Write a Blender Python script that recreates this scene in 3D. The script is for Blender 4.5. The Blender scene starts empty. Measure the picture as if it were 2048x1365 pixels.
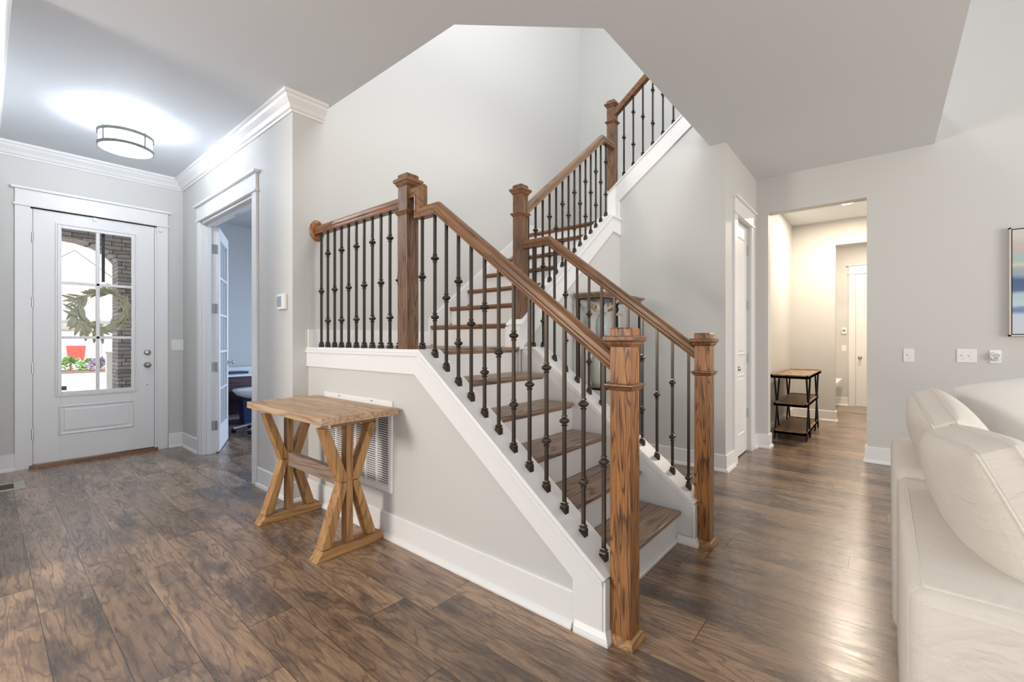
import bpy, math, random
from mathutils import Vector, Matrix, Euler
random.seed(7)
C = bpy.context.scene.collection
PI = math.pi
V = Vector
# ------------------------------------------------------------------ camera, world, exposure
YAW = math.atan(746/890)
cam_d = bpy.data.cameras.new('camera'); cam = bpy.data.objects.new('camera', cam_d); C.objects.link(cam)
cam.location = (0, 0, 1.22)
cam.rotation_euler = (PI/2, 0, YAW - PI/2)
cam_d.sensor_width = 36; cam_d.lens = 890/2048*36; cam_d.shift_y = -2/2048
cam_d.clip_start = 0.02; cam_d.clip_end = 200
bpy.context.scene.camera = cam
sc = bpy.context.scene
sc.view_settings.view_transform = 'Standard'; sc.view_settings.look = 'None'
sc.view_settings.gamma = 1; sc.view_settings.use_curve_mapping = False
sc.view_settings.exposure = 0.63
w = bpy.data.worlds.new('sky'); sc.world = w; w.use_nodes = True
bg = w.node_tree.nodes['Background']; bg.inputs[0].default_value = (0.90, 0.95, 1.0, 1); bg.inputs[1].default_value = 0.74

def area_light(name, loc, target, sx, sy, power, col=(1, 1, 1)):
    d = bpy.data.lights.new(name, 'AREA'); d.shape = 'RECTANGLE'; d.size = sx; d.size_y = sy
    d.energy = power; d.color = col
    o = bpy.data.objects.new(name, d); C.objects.link(o); o.location = loc
    o.rotation_euler = (V(target) - V(loc)).to_track_quat('-Z', 'Y').to_euler(); return o
area_light('great_room_window_light', (1.6, -5.6, 1.5), (0.2, 0.5, 3.0), 4.6, 2.2, 165, (1.0, 0.94, 0.87))
sun_d = bpy.data.lights.new('sun', 'SUN'); sun_d.energy = 4.5; sun_d.angle = .02; sun_d.color = (1, .96, .9)
sun = bpy.data.objects.new('sun', sun_d); C.objects.link(sun); sun.rotation_euler = V((-.12, .5, -.86)).to_track_quat('-Z', 'Y').to_euler()
area_light('dining_window_light', (-2.9, 3.15, 2.25), (1.6, 2.4, 0.6), .8, .8, 80, (1.0, 0.93, 0.85))
area_light('office_window_light', (4.6, 5.6, 1.7), (1.7, 4.9, 0.5), 1.6, 1.6, 75, (0.55, 0.72, 1.0))
area_light('upstairs_fill_light', (2.6, 0.9, 5.3), (3.6, 3.4, 3.6), 1.6, 1.2, 50, (0.93, 0.96, 1.0))  # unseen fill light, added to brighten the upper stairwell walls

# ------------------------------------------------------------------ node helpers
class NT:
    def __init__(s, name):
        s.m = bpy.data.materials.new(name); s.m.use_nodes = True; s.t = s.m.node_tree
        s.b = s.t.nodes['Principled BSDF']; s.out = s.t.nodes['Material Output']
    def n(s, typ, ins=None, **kw):
        nd = s.t.nodes.new(typ)
        for k, v in kw.items(): setattr(nd, k, v)
        for k, v in (ins or {}).items():
            if isinstance(v, bpy.types.NodeSocket): s.t.links.new(v, nd.inputs[k])
            else: nd.inputs[k].default_value = v
        return nd
    def math(s, op, a, b=0.0, c=0.0): return s.n('ShaderNodeMath', {0: a, 1: b, 2: c}, operation=op).outputs[0]
    def coord(s): return s.n('ShaderNodeTexCoord').outputs['Object']
    def mapv(s, v, scale=(1, 1, 1), rot=(0, 0, 0), loc=(0, 0, 0)):
        return s.n('ShaderNodeMapping', {'Vector': v, 'Scale': scale, 'Rotation': rot, 'Location': loc}).outputs[0]
    def noise(s, v, scale=5, detail=2, rough=.5, dist=0, dim='3D', wv=None):
        ins = {'Vector': v, 'Scale': scale, 'Detail': detail, 'Roughness': rough, 'Distortion': dist}
        nd = s.n('ShaderNodeTexNoise', None, noise_dimensions=dim)
        for k, x in ins.items():
            if isinstance(x, bpy.types.NodeSocket): s.t.links.new(x, nd.inputs[k])
            else: nd.inputs[k].default_value = x
        if wv is not None: s.t.links.new(wv, nd.inputs['W'])
        return nd.outputs[0]
    def ramp(s, f, stops):
        nd = s.n('ShaderNodeValToRGB', {0: f}); cr = nd.color_ramp
        while len(cr.elements) < len(stops): cr.elements.new(0.5)
        for e, (p, c) in zip(cr.elements, stops):
            e.position = p; e.color = (*c, 1) if len(c) == 3 else c
        return nd.outputs[0]
    def mix(s, f, a, b, mode='MIX'):
        nd = s.n('ShaderNodeMix', None, data_type='RGBA', blend_type=mode)
        for i, x in ((0, f), (6, a), (7, b)):
            if isinstance(x, bpy.types.NodeSocket): s.t.links.new(x, nd.inputs[i])
            else: nd.inputs[i].default_value = x if i == 0 else (*x, 1) if len(x) == 3 else x
        return nd.outputs[2]
    def set(s, **kw):
        for k, x in kw.items():
            k = k.replace('_', ' ')
            if isinstance(x, bpy.types.NodeSocket): s.t.links.new(x, s.b.inputs[k])
            else: s.b.inputs[k].default_value = (*x, 1) if isinstance(x, tuple) and len(x) == 3 else x
    def bump(s, h, strength=.2, dist=.01):
        s.t.links.new(s.n('ShaderNodeBump', {'Height': h, 'Strength': strength, 'Distance': dist}).outputs[0], s.b.inputs['Normal'])

def paint(name, col, rough=.6, bumpy=0.04, spec=.4):
    t = NT(name); n = t.noise(t.coord(), 90, 3)
    v = t.noise(t.coord(), 1.3, 2)
    t.set(Base_Color=t.mix(t.math('MULTIPLY', v, .5), col, tuple(c*.97 for c in col)), Roughness=rough, Specular_IOR_Level=spec)
    t.bump(n, bumpy, .002); return t.m
def metal(name, col, rough=.35, metallic=1.0):
    t = NT(name); n = t.noise(t.coord(), 60, 3)
    t.set(Base_Color=t.mix(t.math('MULTIPLY', n, .6), col, tuple(c*.75 for c in col)), Roughness=rough, Metallic=metallic); return t.m
def wood(name, light, mid, dark, axis=2, rough=.35, ring=26, scale=7, rot=(0, 0, 0), contrast=1.0, knots=False):
    t = NT(name); co = t.mapv(t.coord(), rot=rot)
    sc1 = [1, 1, 1]; sc1[axis] = .10
    sc2 = [1, 1, 1]; sc2[axis] = .025
    c1 = t.mapv(co, tuple(sc1)); c2 = t.mapv(co, tuple(sc2))
    n1 = t.noise(c1, scale, 2, .45, .3)
    rg = t.math('PINGPONG', t.math('MULTIPLY', n1, ring), 1.0)
    fine = t.noise(c2, 260, 3, .7)
    big = t.noise(c1, scale*1.7, 3, .6)
    col = t.ramp(big, [(0.25, mid), (0.7, light)])
    rmask = t.ramp(rg, [(0.55, (0, 0, 0)), (0.95, (1, 1, 1))])
    fm = t.ramp(fine, [(0.45, (0, 0, 0)), (0.62, (1, 1, 1))])
    g = t.math('MULTIPLY', t.math('ADD', t.math('MULTIPLY', rmask, .65), t.math('MULTIPLY', fm, .45)), contrast)
    g = t.n('ShaderNodeClamp', {0: g}).outputs[0]
    col = t.mix(g, col, dark)
    if knots:
        vo = t.n('ShaderNodeTexVoronoi', {'Vector': t.mapv(co, tuple(1 if i != axis else .45 for i in range(3))), 'Scale': 11})
        km = t.ramp(vo.outputs['Distance'], [(0.06, (1, 1, 1)), (0.16, (0, 0, 0))])
        sel = t.math('GREATER_THAN', t.n('ShaderNodeSeparateColor', {0: vo.outputs['Color']}).outputs[0], .72)
        col = t.mix(t.math('MULTIPLY', t.math('MULTIPLY', km, sel), .75), col, (0.11, 0.04, 0.015))
    t.set(Base_Color=col, Roughness=t.n('ShaderNodeMapRange', {0: fine, 3: rough-.06, 4: rough+.12}).outputs[0])
    t.bump(g, .25, .0015); return t.m

M = {}
M['wall'] = paint('greige_wall_paint', (0.60, 0.59, 0.565))
M['ceiling'] = paint('ceiling_paint', (0.72, 0.745, 0.77), .8)
M['trim'] = paint('white_trim_paint', (0.80, 0.785, 0.775), .35, .01)
M['trim_warm'] = M['trim']
M['plate'] = paint('white_plastic', (0.82, 0.81, 0.79), .35, 0)
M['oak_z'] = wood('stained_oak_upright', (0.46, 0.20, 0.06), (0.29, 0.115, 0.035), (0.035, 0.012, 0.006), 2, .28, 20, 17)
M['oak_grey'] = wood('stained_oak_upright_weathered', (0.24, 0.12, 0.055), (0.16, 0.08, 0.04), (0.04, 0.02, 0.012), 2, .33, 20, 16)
M['oak_y'] = wood('stained_oak_long_y', (0.28, 0.12, 0.045), (0.18, 0.075, 0.03), (0.06, 0.028, 0.016), 1, .3, 16, 10, contrast=.8)
M['oak_x'] = wood('stained_oak_long_x', (0.28, 0.12, 0.045), (0.18, 0.075, 0.03), (0.06, 0.028, 0.016), 0, .3, 16, 10, contrast=.8)
A = math.atan(.76)
M['rail_y'] = wood('stained_oak_rail_up', (0.29, 0.135, 0.05), (0.17, 0.08, 0.035), (0.06, 0.028, 0.016), 1, .28, 14, 12, rot=(-A, 0, 0), contrast=.7)
M['rail_x'] = wood('stained_oak_rail_back', (0.28, 0.17, 0.10), (0.19, 0.11, 0.06), (0.06, 0.035, 0.02), 0, .3, 14, 12, rot=(0, A, 0), contrast=.7)
M['tread_y'] = wood('oak_tread_lower', (0.40, 0.27, 0.185), (0.27, 0.17, 0.115), (0.07, 0.042, 0.03), 0, .35, 16, 8)
M['tread_x'] = wood('oak_tread_upper', (0.30, 0.14, 0.06), (0.2, 0.09, 0.04), (0.06, 0.03, 0.015), 1, .35, 16, 8)
M['pine_z'] = wood('pine_upright', (0.56, 0.31, 0.12), (0.34, 0.165, 0.06), (0.13, 0.055, 0.022), 2, .5, 20, 9, contrast=.75, knots=True)
M['pine_x'] = wood('pine_long_x', (0.56, 0.31, 0.12), (0.34, 0.165, 0.06), (0.13, 0.055, 0.022), 0, .5, 20, 9, contrast=.75, knots=True)
M['pine_y'] = wood('pine_long_y', (0.60, 0.41, 0.25), (0.42, 0.27, 0.16), (0.2, 0.11, 0.06), 1, .5, 20, 9, contrast=.75, knots=True)
M['pine_grey'] = wood('pine_weathered', (0.34, 0.25, 0.19), (0.26, 0.18, 0.13), (0.12, 0.07, 0.05), 1, .5, 20, 9, contrast=.75, knots=True)
M['mango'] = wood('mango_wood_shelf', (0.38, 0.25, 0.15), (0.27, 0.165, 0.09), (0.11, 0.06, 0.03), 0, .45, 12, 6, contrast=.7)
M['etwood'] = wood('grey_brown_wood_top', (0.34, 0.23, 0.15), (0.25, 0.16, 0.10), (0.09, 0.055, 0.04), 0, .5, 12, 8, contrast=.7)
M['iron'] = metal('bronze_iron', (0.085, 0.068, 0.055), .28, .9)
M['black'] = metal('black_metal', (0.02, 0.02, 0.025), .35, .6)
M['nickel'] = metal('brushed_nickel', (0.55, 0.53, 0.50), .3)
M['steel'] = metal('hinge_steel', (0.50, 0.50, 0.49), .4)
M['band'] = metal('dull_nickel_band', (0.20, 0.22, 0.21), .45, .7)
M['chrome'] = metal('chrome', (0.75, 0.75, 0.77), .12)
M['dark'] = paint('dark_void', (0.03, 0.028, 0.026), .8)
M['white_gloss'] = paint('white_gloss', (0.78, 0.79, 0.82), .25, 0)

def emis(name, col, st):
    t = NT(name); t.set(Base_Color=(0.9, 0.9, 0.9), Emission_Color=col, Emission_Strength=st, Roughness=.5); return t.m
M['diffuser'] = emis('lit_glass_diffuser', (0.84, 0.92, 1.0), 3.2)
M['downlight'] = emis('lit_downlight', (1.0, 0.88, 0.7), 9)

def glass(name, tint=(1, 1, 1), refl=.08):
    t = NT(name); tr = t.n('ShaderNodeBsdfTransparent', {0: (*tint, 1)}); gl = t.n('ShaderNodeBsdfGlossy', {0: (1, 1, 1, 1), 'Roughness': .02})
    lw = t.n('ShaderNodeLayerWeight', {0: .2}); f = t.math('MULTIPLY', lw.outputs['Fresnel'], refl)
    mx = t.n('ShaderNodeMixShader', {0: f, 1: tr.outputs[0], 2: gl.outputs[0]}); t.t.links.new(mx.outputs[0], t.out.inputs[0]); return t.m
M['glass'] = glass('window_glass')
t = NT('tinted_vase_glass'); t.set(Base_Color=(0.74, 0.84, 0.82), Roughness=.12, Transmission_Weight=.5, IOR=1.3, Alpha=1.0); M['vase'] = t.m
t = NT('pale_vase_glass'); t.set(Base_Color=(0.72, 0.76, 0.68), Roughness=.15, Transmission_Weight=.5, IOR=1.25); M['vase_pale'] = t.m

# floor: rustic planks along Y
t = NT('rustic_plank_floor'); co = t.coord(); sep = t.n('ShaderNodeSeparateXYZ', {0: co}); X_, Y_ = sep.outputs[0], sep.outputs[1]
PW, PL = .1867, 1.28
u = t.math('DIVIDE', t.math('SUBTRACT', X_, .166), PW); col_ = t.math('FLOOR', u); fu = t.math('FRACT', u)
wn = t.n('ShaderNodeTexWhiteNoise', {'W': col_}, noise_dimensions='1D').outputs[0]
vv = t.math('DIVIDE', t.math('ADD', Y_, t.math('MULTIPLY', wn, PL*3)), PL); row = t.math('FLOOR', vv); fv = t.math('FRACT', vv)
pid = t.n('ShaderNodeTexWhiteNoise', {'Vector': t.n('ShaderNodeCombineXYZ', {0: col_, 1: row}).outputs[0]}, noise_dimensions='3D').outputs[0]
pw = t.math('MULTIPLY', pid, 91.0)
g1 = t.mapv(co, (1, .17, 1)); g2 = t.mapv(co, (1, .035, 1)); g3 = t.mapv(co, (1, .3, 1))
n1 = t.noise(g1, 7, 3, .5, .4, '4D', pw)
ring = t.math('PINGPONG', t.math('MULTIPLY', t.noise(g1, 6.5, 4, .5, .25, '4D', pw), 30), 1.0)
ringm = t.ramp(ring, [(0.62, (0, 0, 0)), (0.92, (1, 1, 1))])
fine = t.ramp(t.noise(g2, 230, 3, .7, 0, '4D', pw), [(0.42, (0, 0, 0)), (0.66, (1, 1, 1))])
patch = t.ramp(t.noise(g3, 4.0, 7, .72, .6, '4D', pw), [(0.47, (0, 0, 0)), (0.60, (1, 1, 1))])
streak = t.ramp(t.noise(t.mapv(co, (1, .1, 1)), 16, 4, .65, .2, '4D', pw), [(0.5, (0, 0, 0)), (0.68, (1, 1, 1))])
base = t.mix(t.noise(g1, 5, 3, .5, 0, '4D', pw), (0.50, 0.325, 0.20), (0.28, 0.175, 0.11))
c = t.mix(t.math('MULTIPLY', ringm, .55), base, (0.075, 0.045, 0.032))
c = t.mix(t.math('MULTIPLY', streak, .55), c, (0.07, 0.045, 0.035))
c = t.mix(t.math('MULTIPLY', patch, .8), c, (0.06, 0.046, 0.042))
c = t.mix(t.math('MULTIPLY', fine, .5), c, (0.05, 0.03, 0.022))
tone = t.n('ShaderNodeMapRange', {0: pid, 3: .72, 4: 1.22}).outputs[0]
c = t.mix(1.0, c, t.n('ShaderNodeCombineXYZ', {0: tone, 1: tone, 2: tone}).outputs[0], 'MULTIPLY')
seam = t.math('MAXIMUM', t.math('GREATER_THAN', t.math('ABSOLUTE', t.math('SUBTRACT', fu, .5)), .4925), t.math('GREATER_THAN', t.math('ABSOLUTE', t.math('SUBTRACT', fv, .5)), .4986))
c = t.mix(t.math('MULTIPLY', seam, .85), c, (0.02, 0.014, 0.012))
rr = t.math('ADD', t.math('MULTIPLY', fine, .10), t.math('ADD', t.math('MULTIPLY', ringm, .08), .20))
t.set(Base_Color=c, Roughness=rr, Specular_IOR_Level=.5, Coat_Weight=.38, Coat_Roughness=.27)
hgt = t.math('SUBTRACT', t.math('MULTIPLY', t.math('ADD', ringm, t.math('MULTIPLY', fine, .6)), -.3), t.math('MULTIPLY', seam, 1.5))
t.bump(hgt, .5, .002); M['floor'] = t.m

t = NT('slipcover_linen'); co = t.coord(); wv = t.n('ShaderNodeTexWave', {'Vector': co, 'Scale': 160, 'Distortion': 1.5}).outputs[1]
wr = t.noise(t.mapv(co, (1, 1, 2.2)), 6, 3, .5, 1.0)
t.set(Base_Color=t.mix(t.noise(co, 2, 2), (0.72, 0.66, 0.58), (0.78, 0.72, 0.64)), Roughness=.85, Sheen_Weight=.2)
t.bump(t.math('ADD', t.math('MULTIPLY', wv, .05), t.math('MULTIPLY', wr, 1.3)), .55, .022); M['linen'] = t.m
t = NT('white_pillow_cotton'); t.set(Base_Color=(0.86, 0.85, 0.82), Roughness=.9); t.bump(t.noise(t.coord(), 4, 3), .4, .012); M['cotton'] = t.m

# stacked ledge stone
t = NT('ledge_stone'); co = t.coord(); cz = t.n('ShaderNodeSeparateXYZ', {0: co})
v2 = t.n('ShaderNodeCombineXYZ', {0: t.math('ADD', cz.outputs[0], cz.outputs[1]), 1: t.math('ADD', cz.outputs[2], t.math('MULTIPLY', t.noise(co, 6, 2), .03)), 2: 0.0}).outputs[0]
br = t.n('ShaderNodeTexBrick', {'Vector': v2, 'Color1': (0, 0, 0, 1), 'Color2': (1, 1, 1, 1), 'Mortar': (0, 0, 0, 1), 'Scale': 1.0, 'Mortar Size': .0035, 'Bias': 0.0, 'Brick Width': .24, 'Row Height': .052})
br.offset = .37; br.squash = .6; br.squash_frequency = 3
val = t.n('ShaderNodeSeparateColor', {0: br.outputs[0]}).outputs[0]
sc_ = t.ramp(val, [(0, (0.26, 0.24, 0.24)), (0.3, (0.62, 0.61, 0.62)), (0.55, (0.42, 0.34, 0.32)), (0.78, (0.72, 0.70, 0.72)), (0.88, (0.62, 0.38, 0.25)), (1, (0.36, 0.33, 0.33))])
sc_ = t.mix(t.noise(co, 14, 4, .6), sc_, tuple([.34, .32, .32]))
cc = t.mix(br.outputs[1], sc_, (0.05, 0.045, 0.045))
t.set(Base_Color=cc, Roughness=.9); t.bump(t.math('ADD', t.math('ADD', t.math('MULTIPLY', br.outputs[1], -1.5), t.math('MULTIPLY', val, .8)), t.noise(co, 25, 3)), .9, .03); M['stone'] = t.m

# abstract seascape painting (bands by height, wavy)
t = NT('abstract_seascape_canvas'); co = t.coord(); s3 = t.n('ShaderNodeSeparateXYZ', {0: co})
h = t.math('ADD', t.math('DIVIDE', s3.outputs[2], .93), t.math('MULTIPLY', t.math('SUBTRACT', t.noise(t.mapv(co, (1, 1.6, 3)), 2.2, 3), .5), .09))
t.set(Base_Color=t.ramp(h, [(0.0, (0.58, 0.62, 0.70)), (0.2, (0.55, 0.62, 0.70)), (0.235, (0.18, 0.24, 0.42)), (0.26, (0.20, 0.27, 0.45)), (0.28, (0.5, 0.62, 0.68)), (0.38, (0.45, 0.56, 0.60)), (0.42, (0.09, 0.15, 0.27)), (0.52, (0.07, 0.12, 0.24)), (0.56, (0.28, 0.38, 0.45)), (0.62, (0.38, 0.42, 0.42)), (0.66, (0.62, 0.58, 0.45)), (0.70, (0.36, 0.52, 0.46)), (0.76, (0.42, 0.48, 0.47)), (0.80, (0.56, 0.44, 0.44)), (0.86, (0.52, 0.50, 0.45)), (0.92, (0.62, 0.57, 0.50)), (1.0, (0.62, 0.62, 0.65))]), Roughness=.6)
M['art'] = t.m
def leafy(name, a, b):
    t = NT(name); t.set(Base_Color=t.mix(t.noise(t.coord(), 9, 3), a, b), Roughness=.7); return t.m
M['sage'] = leafy('sage_leaves', (0.36, 0.36, 0.24), (0.56, 0.54, 0.40))
M['pampas'] = leafy('dried_pampas', (0.55, 0.43, 0.27), (0.72, 0.62, 0.46))
M['green'] = leafy('green_shrub', (0.10, 0.22, 0.07), (0.25, 0.42, 0.16))
M['purple'] = leafy('purple_shrub', (0.20, 0.15, 0.24), (0.34, 0.28, 0.38))
M['mulch'] = leafy('mulch', (0.16, 0.10, 0.08), (0.25, 0.16, 0.13))
M['siding'] = paint('pale_siding', (0.72, 0.72, 0.70), .8)
M['sidingblue'] = paint('blue_grey_siding', (0.45, 0.53, 0.64), .8)
M['roof'] = paint('pale_roof_shingle', (0.66, 0.66, 0.65), .9)
M['red'] = paint('red_paint', (0.75, 0.10, 0.08), .5)
M['concrete'] = paint('pale_concrete', (0.72, 0.70, 0.62), .9)
M['desk'] = wood('dark_walnut_desk', (0.11, 0.055, 0.07), (0.08, 0.04, 0.05), (0.03, 0.015, 0.02), 0, .35)
M['tile'] = paint('taupe_tile', (0.30, 0.25, 0.20), .5)
M['beige'] = paint('beige_register', (0.48, 0.45, 0.36), .5, 0)
M['lcd'] = paint('grey_screen', (0.28, 0.34, 0.40), .2, 0)
M['ink'] = paint('grey_print', (0.15, 0.15, 0.16), .5, 0)
M['sticker'] = paint('dark_sticker', (0.05, 0.09, 0.09), .5, 0)
M['rug'] = leafy('dark_rug', (0.08, 0.05, 0.06), (0.16, 0.12, 0.13))
M['bluegrey'] = paint('blue_plastic', (0.03, 0.05, 0.12), .35, 0)
M['canopy'] = paint('white_canopy', (0.40, 0.42, 0.48), .3, 0)

# ------------------------------------------------------------------ mesh helpers
class MB:
    def __init__(s): s.v = []; s.f = []
    def add(s, vs, fs):
        k = len(s.v); s.v += [tuple(v) for v in vs]; s.f += [tuple(i+k for i in f) for f in fs]; return s
    def box(s, x0, x1, y0, y1, z0, z1):
        x0, x1 = sorted((x0, x1)); y0, y1 = sorted((y0, y1)); z0, z1 = sorted((z0, z1))
        return s.add([(x0, y0, z0), (x1, y0, z0), (x1, y1, z0), (x0, y1, z0), (x0, y0, z1), (x1, y0, z1), (x1, y1, z1), (x0, y1, z1)],
                     [(3, 2, 1, 0), (4, 5, 6, 7), (0, 1, 5, 4), (1, 2, 6, 5), (2, 3, 7, 6), (3, 0, 4, 7)])
    def prism(s, poly, axis, a0, a1):
        """poly: 2D points; axis 0 -> (y,z), 1 -> (x,z), 2 -> (x,y)"""
        def P(p, a): return (a, p[0], p[1]) if axis == 0 else (p[0], a, p[1]) if axis == 1 else (p[0], p[1], a)
        n = len(poly); area = sum(poly[i][0]*poly[(i+1) % n][1]-poly[(i+1) % n][0]*poly[i][1] for i in range(n))
        if (area < 0) != (axis == 1): poly = poly[::-1]
        vs = [P(p, a0) for p in poly] + [P(p, a1) for p in poly]
        fs = [tuple(range(n))[::-1], tuple(range(n, 2*n))] + [(i, (i+1) % n, n+(i+1) % n, n+i) for i in range(n)]
        return s.add(vs, fs)
    def tube(s, pts, r, n=8, r2=None):
        pts = [V(p) for p in pts]; m = len(pts); rs = r if isinstance(r, list) else [r + ((r2 if r2 is not None else r)-r)*i/max(1, m-1) for i in range(m)]
        up = V((0, 0, 1)); vs = []; prev = None
        for i, p in enumerate(pts):
            d = (pts[min(i+1, m-1)]-pts[max(i-1, 0)]).normalized()
            if prev is None:
                a = d.cross(up); a = V((1, 0, 0)) if a.length < .05 else a.normalized()
            else: a = (prev - d*prev.dot(d)).normalized()
            prev = a; b = d.cross(a)
            vs += [p + (a*math.cos(2*PI*k/n+PI/n) + b*math.sin(2*PI*k/n+PI/n))*rs[i] for k in range(n)]
        fs = [(i*n+k, i*n+(k+1) % n, (i+1)*n+(k+1) % n, (i+1)*n+k) for i in range(m-1) for k in range(n)]
        fs += [tuple(range(n))[::-1], tuple(range((m-1)*n, m*n))]
        return s.add(vs, fs)
    def bar(s, p0, p1, w_, h_, side):
        """rectangular bar from p0 to p1; w_ across `side` axis, h_ across the remaining one"""
        p0, p1, sd = V(p0), V(p1), V(side).normalized(); d = (p1-p0).normalized(); u = d.cross(sd).normalized()
        vs = [p + sd*(a*w_/2) + u*(b*h_/2) for p in (p0, p1) for a, b in ((-1, -1), (1, -1), (1, 1), (-1, 1))]
        return s.add(vs, [(0, 1, 2, 3), (7, 6, 5, 4), (0, 4, 5, 1), (1, 5, 6, 2), (2, 6, 7, 3), (3, 7, 4, 0)])
    def lathe(s, prof, cx=0, cy=0, n=24, rot=0, cz=0):
        vs = []; k = len(prof)
        for i in range(n):
            a = 2*PI*i/n + rot
            vs += [(cx+r*math.cos(a), cy+r*math.sin(a), z+cz) for r, z in prof]
        fs = [(i*k+j, ((i+1) % n)*k+j, ((i+1) % n)*k+j+1, i*k+j+1) for i in range(n) for j in range(k-1)]
        if prof[0] != prof[-1]:
            if prof[0][0] > 1e-6: fs.append(tuple(i*k for i in range(n))[::-1])
            if prof[-1][0] > 1e-6: fs.append(tuple(i*k+k-1 for i in range(n)))
        return s.add(vs, fs)
    def sweep(s, path, prof, fr):
        """2D path (mitred), prof [(offset along left normal, lateral)], fr(p2, lateral)->3D; closed profile"""
        P = [V((p[0], p[1])) for p in path]; m = len(P); n = len(prof); vs = []
        for i, p in enumerate(P):
            d0 = (P[i]-P[i-1]).normalized() if i else None; d1 = (P[i+1]-P[i]).normalized() if i < m-1 else None
            d0 = d0 or d1; d1 = d1 or d0
            n0 = V((-d0.y, d0.x)); n1 = V((-d1.y, d1.x)); nn = (n0+n1).normalized(); nn = nn/max(.3, nn.dot(n0))
            for o, l in prof: q = p+nn*o; vs.append(fr(q, l))
        fs = [(i*n+k, i*n+(k+1) % n, (i+1)*n+(k+1) % n, (i+1)*n+k) for i in range(m-1) for k in range(n)]
        fs += [tuple(range(n))[::-1], tuple(range((m-1)*n, m*n))]
        return s.add(vs, fs)
    def rbox(s, x0, x1, y0, y1, z0, z1): return s.box(x0, x1, y0, y1, z0, z1)
    def obj(s, name, mat, parent=None, origin=None, bevel=0, smooth=False, sub=0, rz=0, segs=2):
        base = V(origin) if origin is not None else (wloc(parent) if parent else V((0, 0, 0)))
        me = bpy.data.meshes.new(name); me.from_pydata([tuple(V(v)-base) for v in s.v], [], s.f); me.validate()
        import bmesh
        b = bmesh.new(); b.from_mesh(me); bmesh.ops.recalc_face_normals(b, faces=b.faces); b.to_mesh(me); b.free()
        o = bpy.data.objects.new(name, me); C.objects.link(o)
        me.materials.append(M[mat] if isinstance(mat, str) else mat)
        if parent:
            o.parent = parent; o.location = base - wloc(parent)
        else: o.location = base
        if bevel:
            md = o.modifiers.new('edge', 'BEVEL'); md.width = bevel; md.segments = segs; md.limit_method = 'ANGLE'; md.angle_limit = math.radians(40)
        if sub: md = o.modifiers.new('soft', 'SUBSURF'); md.levels = sub; md.render_levels = sub
        if smooth:
            for p in me.polygons: p.use_smooth = True
        return o
def wloc(o):
    l = V((0, 0, 0))
    while o: l = l + o.location; o = o.parent
    return l
def tag(o, label=None, cat=None, group=None, kind=None):
    if label: o['label'] = label
    if cat: o['category'] = cat
    if group: o['group'] = group
    if kind: o['kind'] = kind
    return o
def thing(name, loc, label, cat, group=None):
    o = bpy.data.objects.new(name, None); C.objects.link(o); o.location = loc; o.empty_display_size = .05
    return tag(o, label, cat, group)
def struct(name, mb, mat, label, cat='wall', **kw):
    return tag(mb.obj(name, mat, **kw), label, cat, None, 'structure')
def copy_tree(o, parent=None):
    c = o.copy(); C.objects.link(c); c.parent = parent
    for ch in list(o.children): copy_tree(ch, c)
    return c
def smoothed(o, ang=40):
    for p in o.data.polygons: p.use_smooth = True
    try:
        m = o.modifiers.new('ws', 'WEIGHTED_NORMAL'); m.keep_sharp = True
    except Exception: pass
    return o

# ------------------------------------------------------------------ dimensions
ZC = 3.05; YB = 3.405; XO = 1.50; YF = 6.22; XK = 1.62; X3 = 4.42; YC = 1.13; XR = 5.70; RISE = .1942; RUN = .25; S = .76
LZ = RISE*6; L2 = LZ + 7*RISE
# ------------------------------------------------------------------ structure
fl = MB().box(-5, 11.0, -6.5, 6.22, -.1, 0); fl.box(1.62, 6.5, 6.22, 8.2, -.1, 0)
struct('floor', fl, 'floor', 'brown rustic wood plank floor running through the hall', 'floor')
cp = [(-5, -.354), (XR+.13, -.354), (XR+.13, YC), (X3+.02, YC), (X3+.02, 1.265), (2.347, 1.266), (1.762, 1.914), (1.762, YB), (XO, YB), (XO, YF), (-5, YF)]
struct('ceiling', MB().prism(cp, 2, ZC, ZC+.36), 'ceiling', 'grey white ceiling with the open stairwell cut out', 'ceiling')
# front wall with door opening
fw = MB().box(-.6, .29, YF, YF+.15, 0, ZC).box(1.265, XO+.12, YF, YF+.15, 0, ZC).box(.29, 1.265, YF, YF+.15, 2.47, ZC)
struct('wall_front', fw, 'wall', 'greige entry wall holding the front door')
struct('wall_left', MB().box(-.11, .01, 3.45, YF, 0, ZC), 'wall', 'entry wall left of the front door')
ow = MB().box(XO, XO+.12, 5.56, YF+.15, 0, ZC).box(XO, XO+.12, YB, 4.14, 0, ZC).box(XO, XO+.12, 4.14, 5.56, 2.47, ZC)
ow.box(XO, XO+.12, YF, 8.1, 0, ZC)
struct('wall_office', ow, 'wall', 'greige wall with the cased office doorway')
struct('wall_back', MB().box(XO+.12, 5.9, YB, YB+.12, 0, 6.2), 'wall', 'tall greige wall behind the staircase')
struct('wall_stair_right', MB().box(5.6, 5.72, 1.3, YB, L2-.3, 6.2), 'wall', 'upper stairwell side wall')
sl = .75; zt = lambda y: 2.72 + sl*(2.19-y)
struct('wall_understair', MB().prism([(YC, 0), (2.19, 0), (2.19, 2.72), (YC, zt(YC))], 0, X3, X3+.12), 'wall', 'greige wall below the upper stair flight')
struct('wall_closet', MB().box(X3+.12, 4.80, YC, YC+.12, 0, ZC).box(5.42, XR, YC, YC+.12, 0, ZC).box(4.80, 5.42, YC, YC+.12, 2.45, ZC), 'wall', 'short wall with the narrow closet door')
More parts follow.
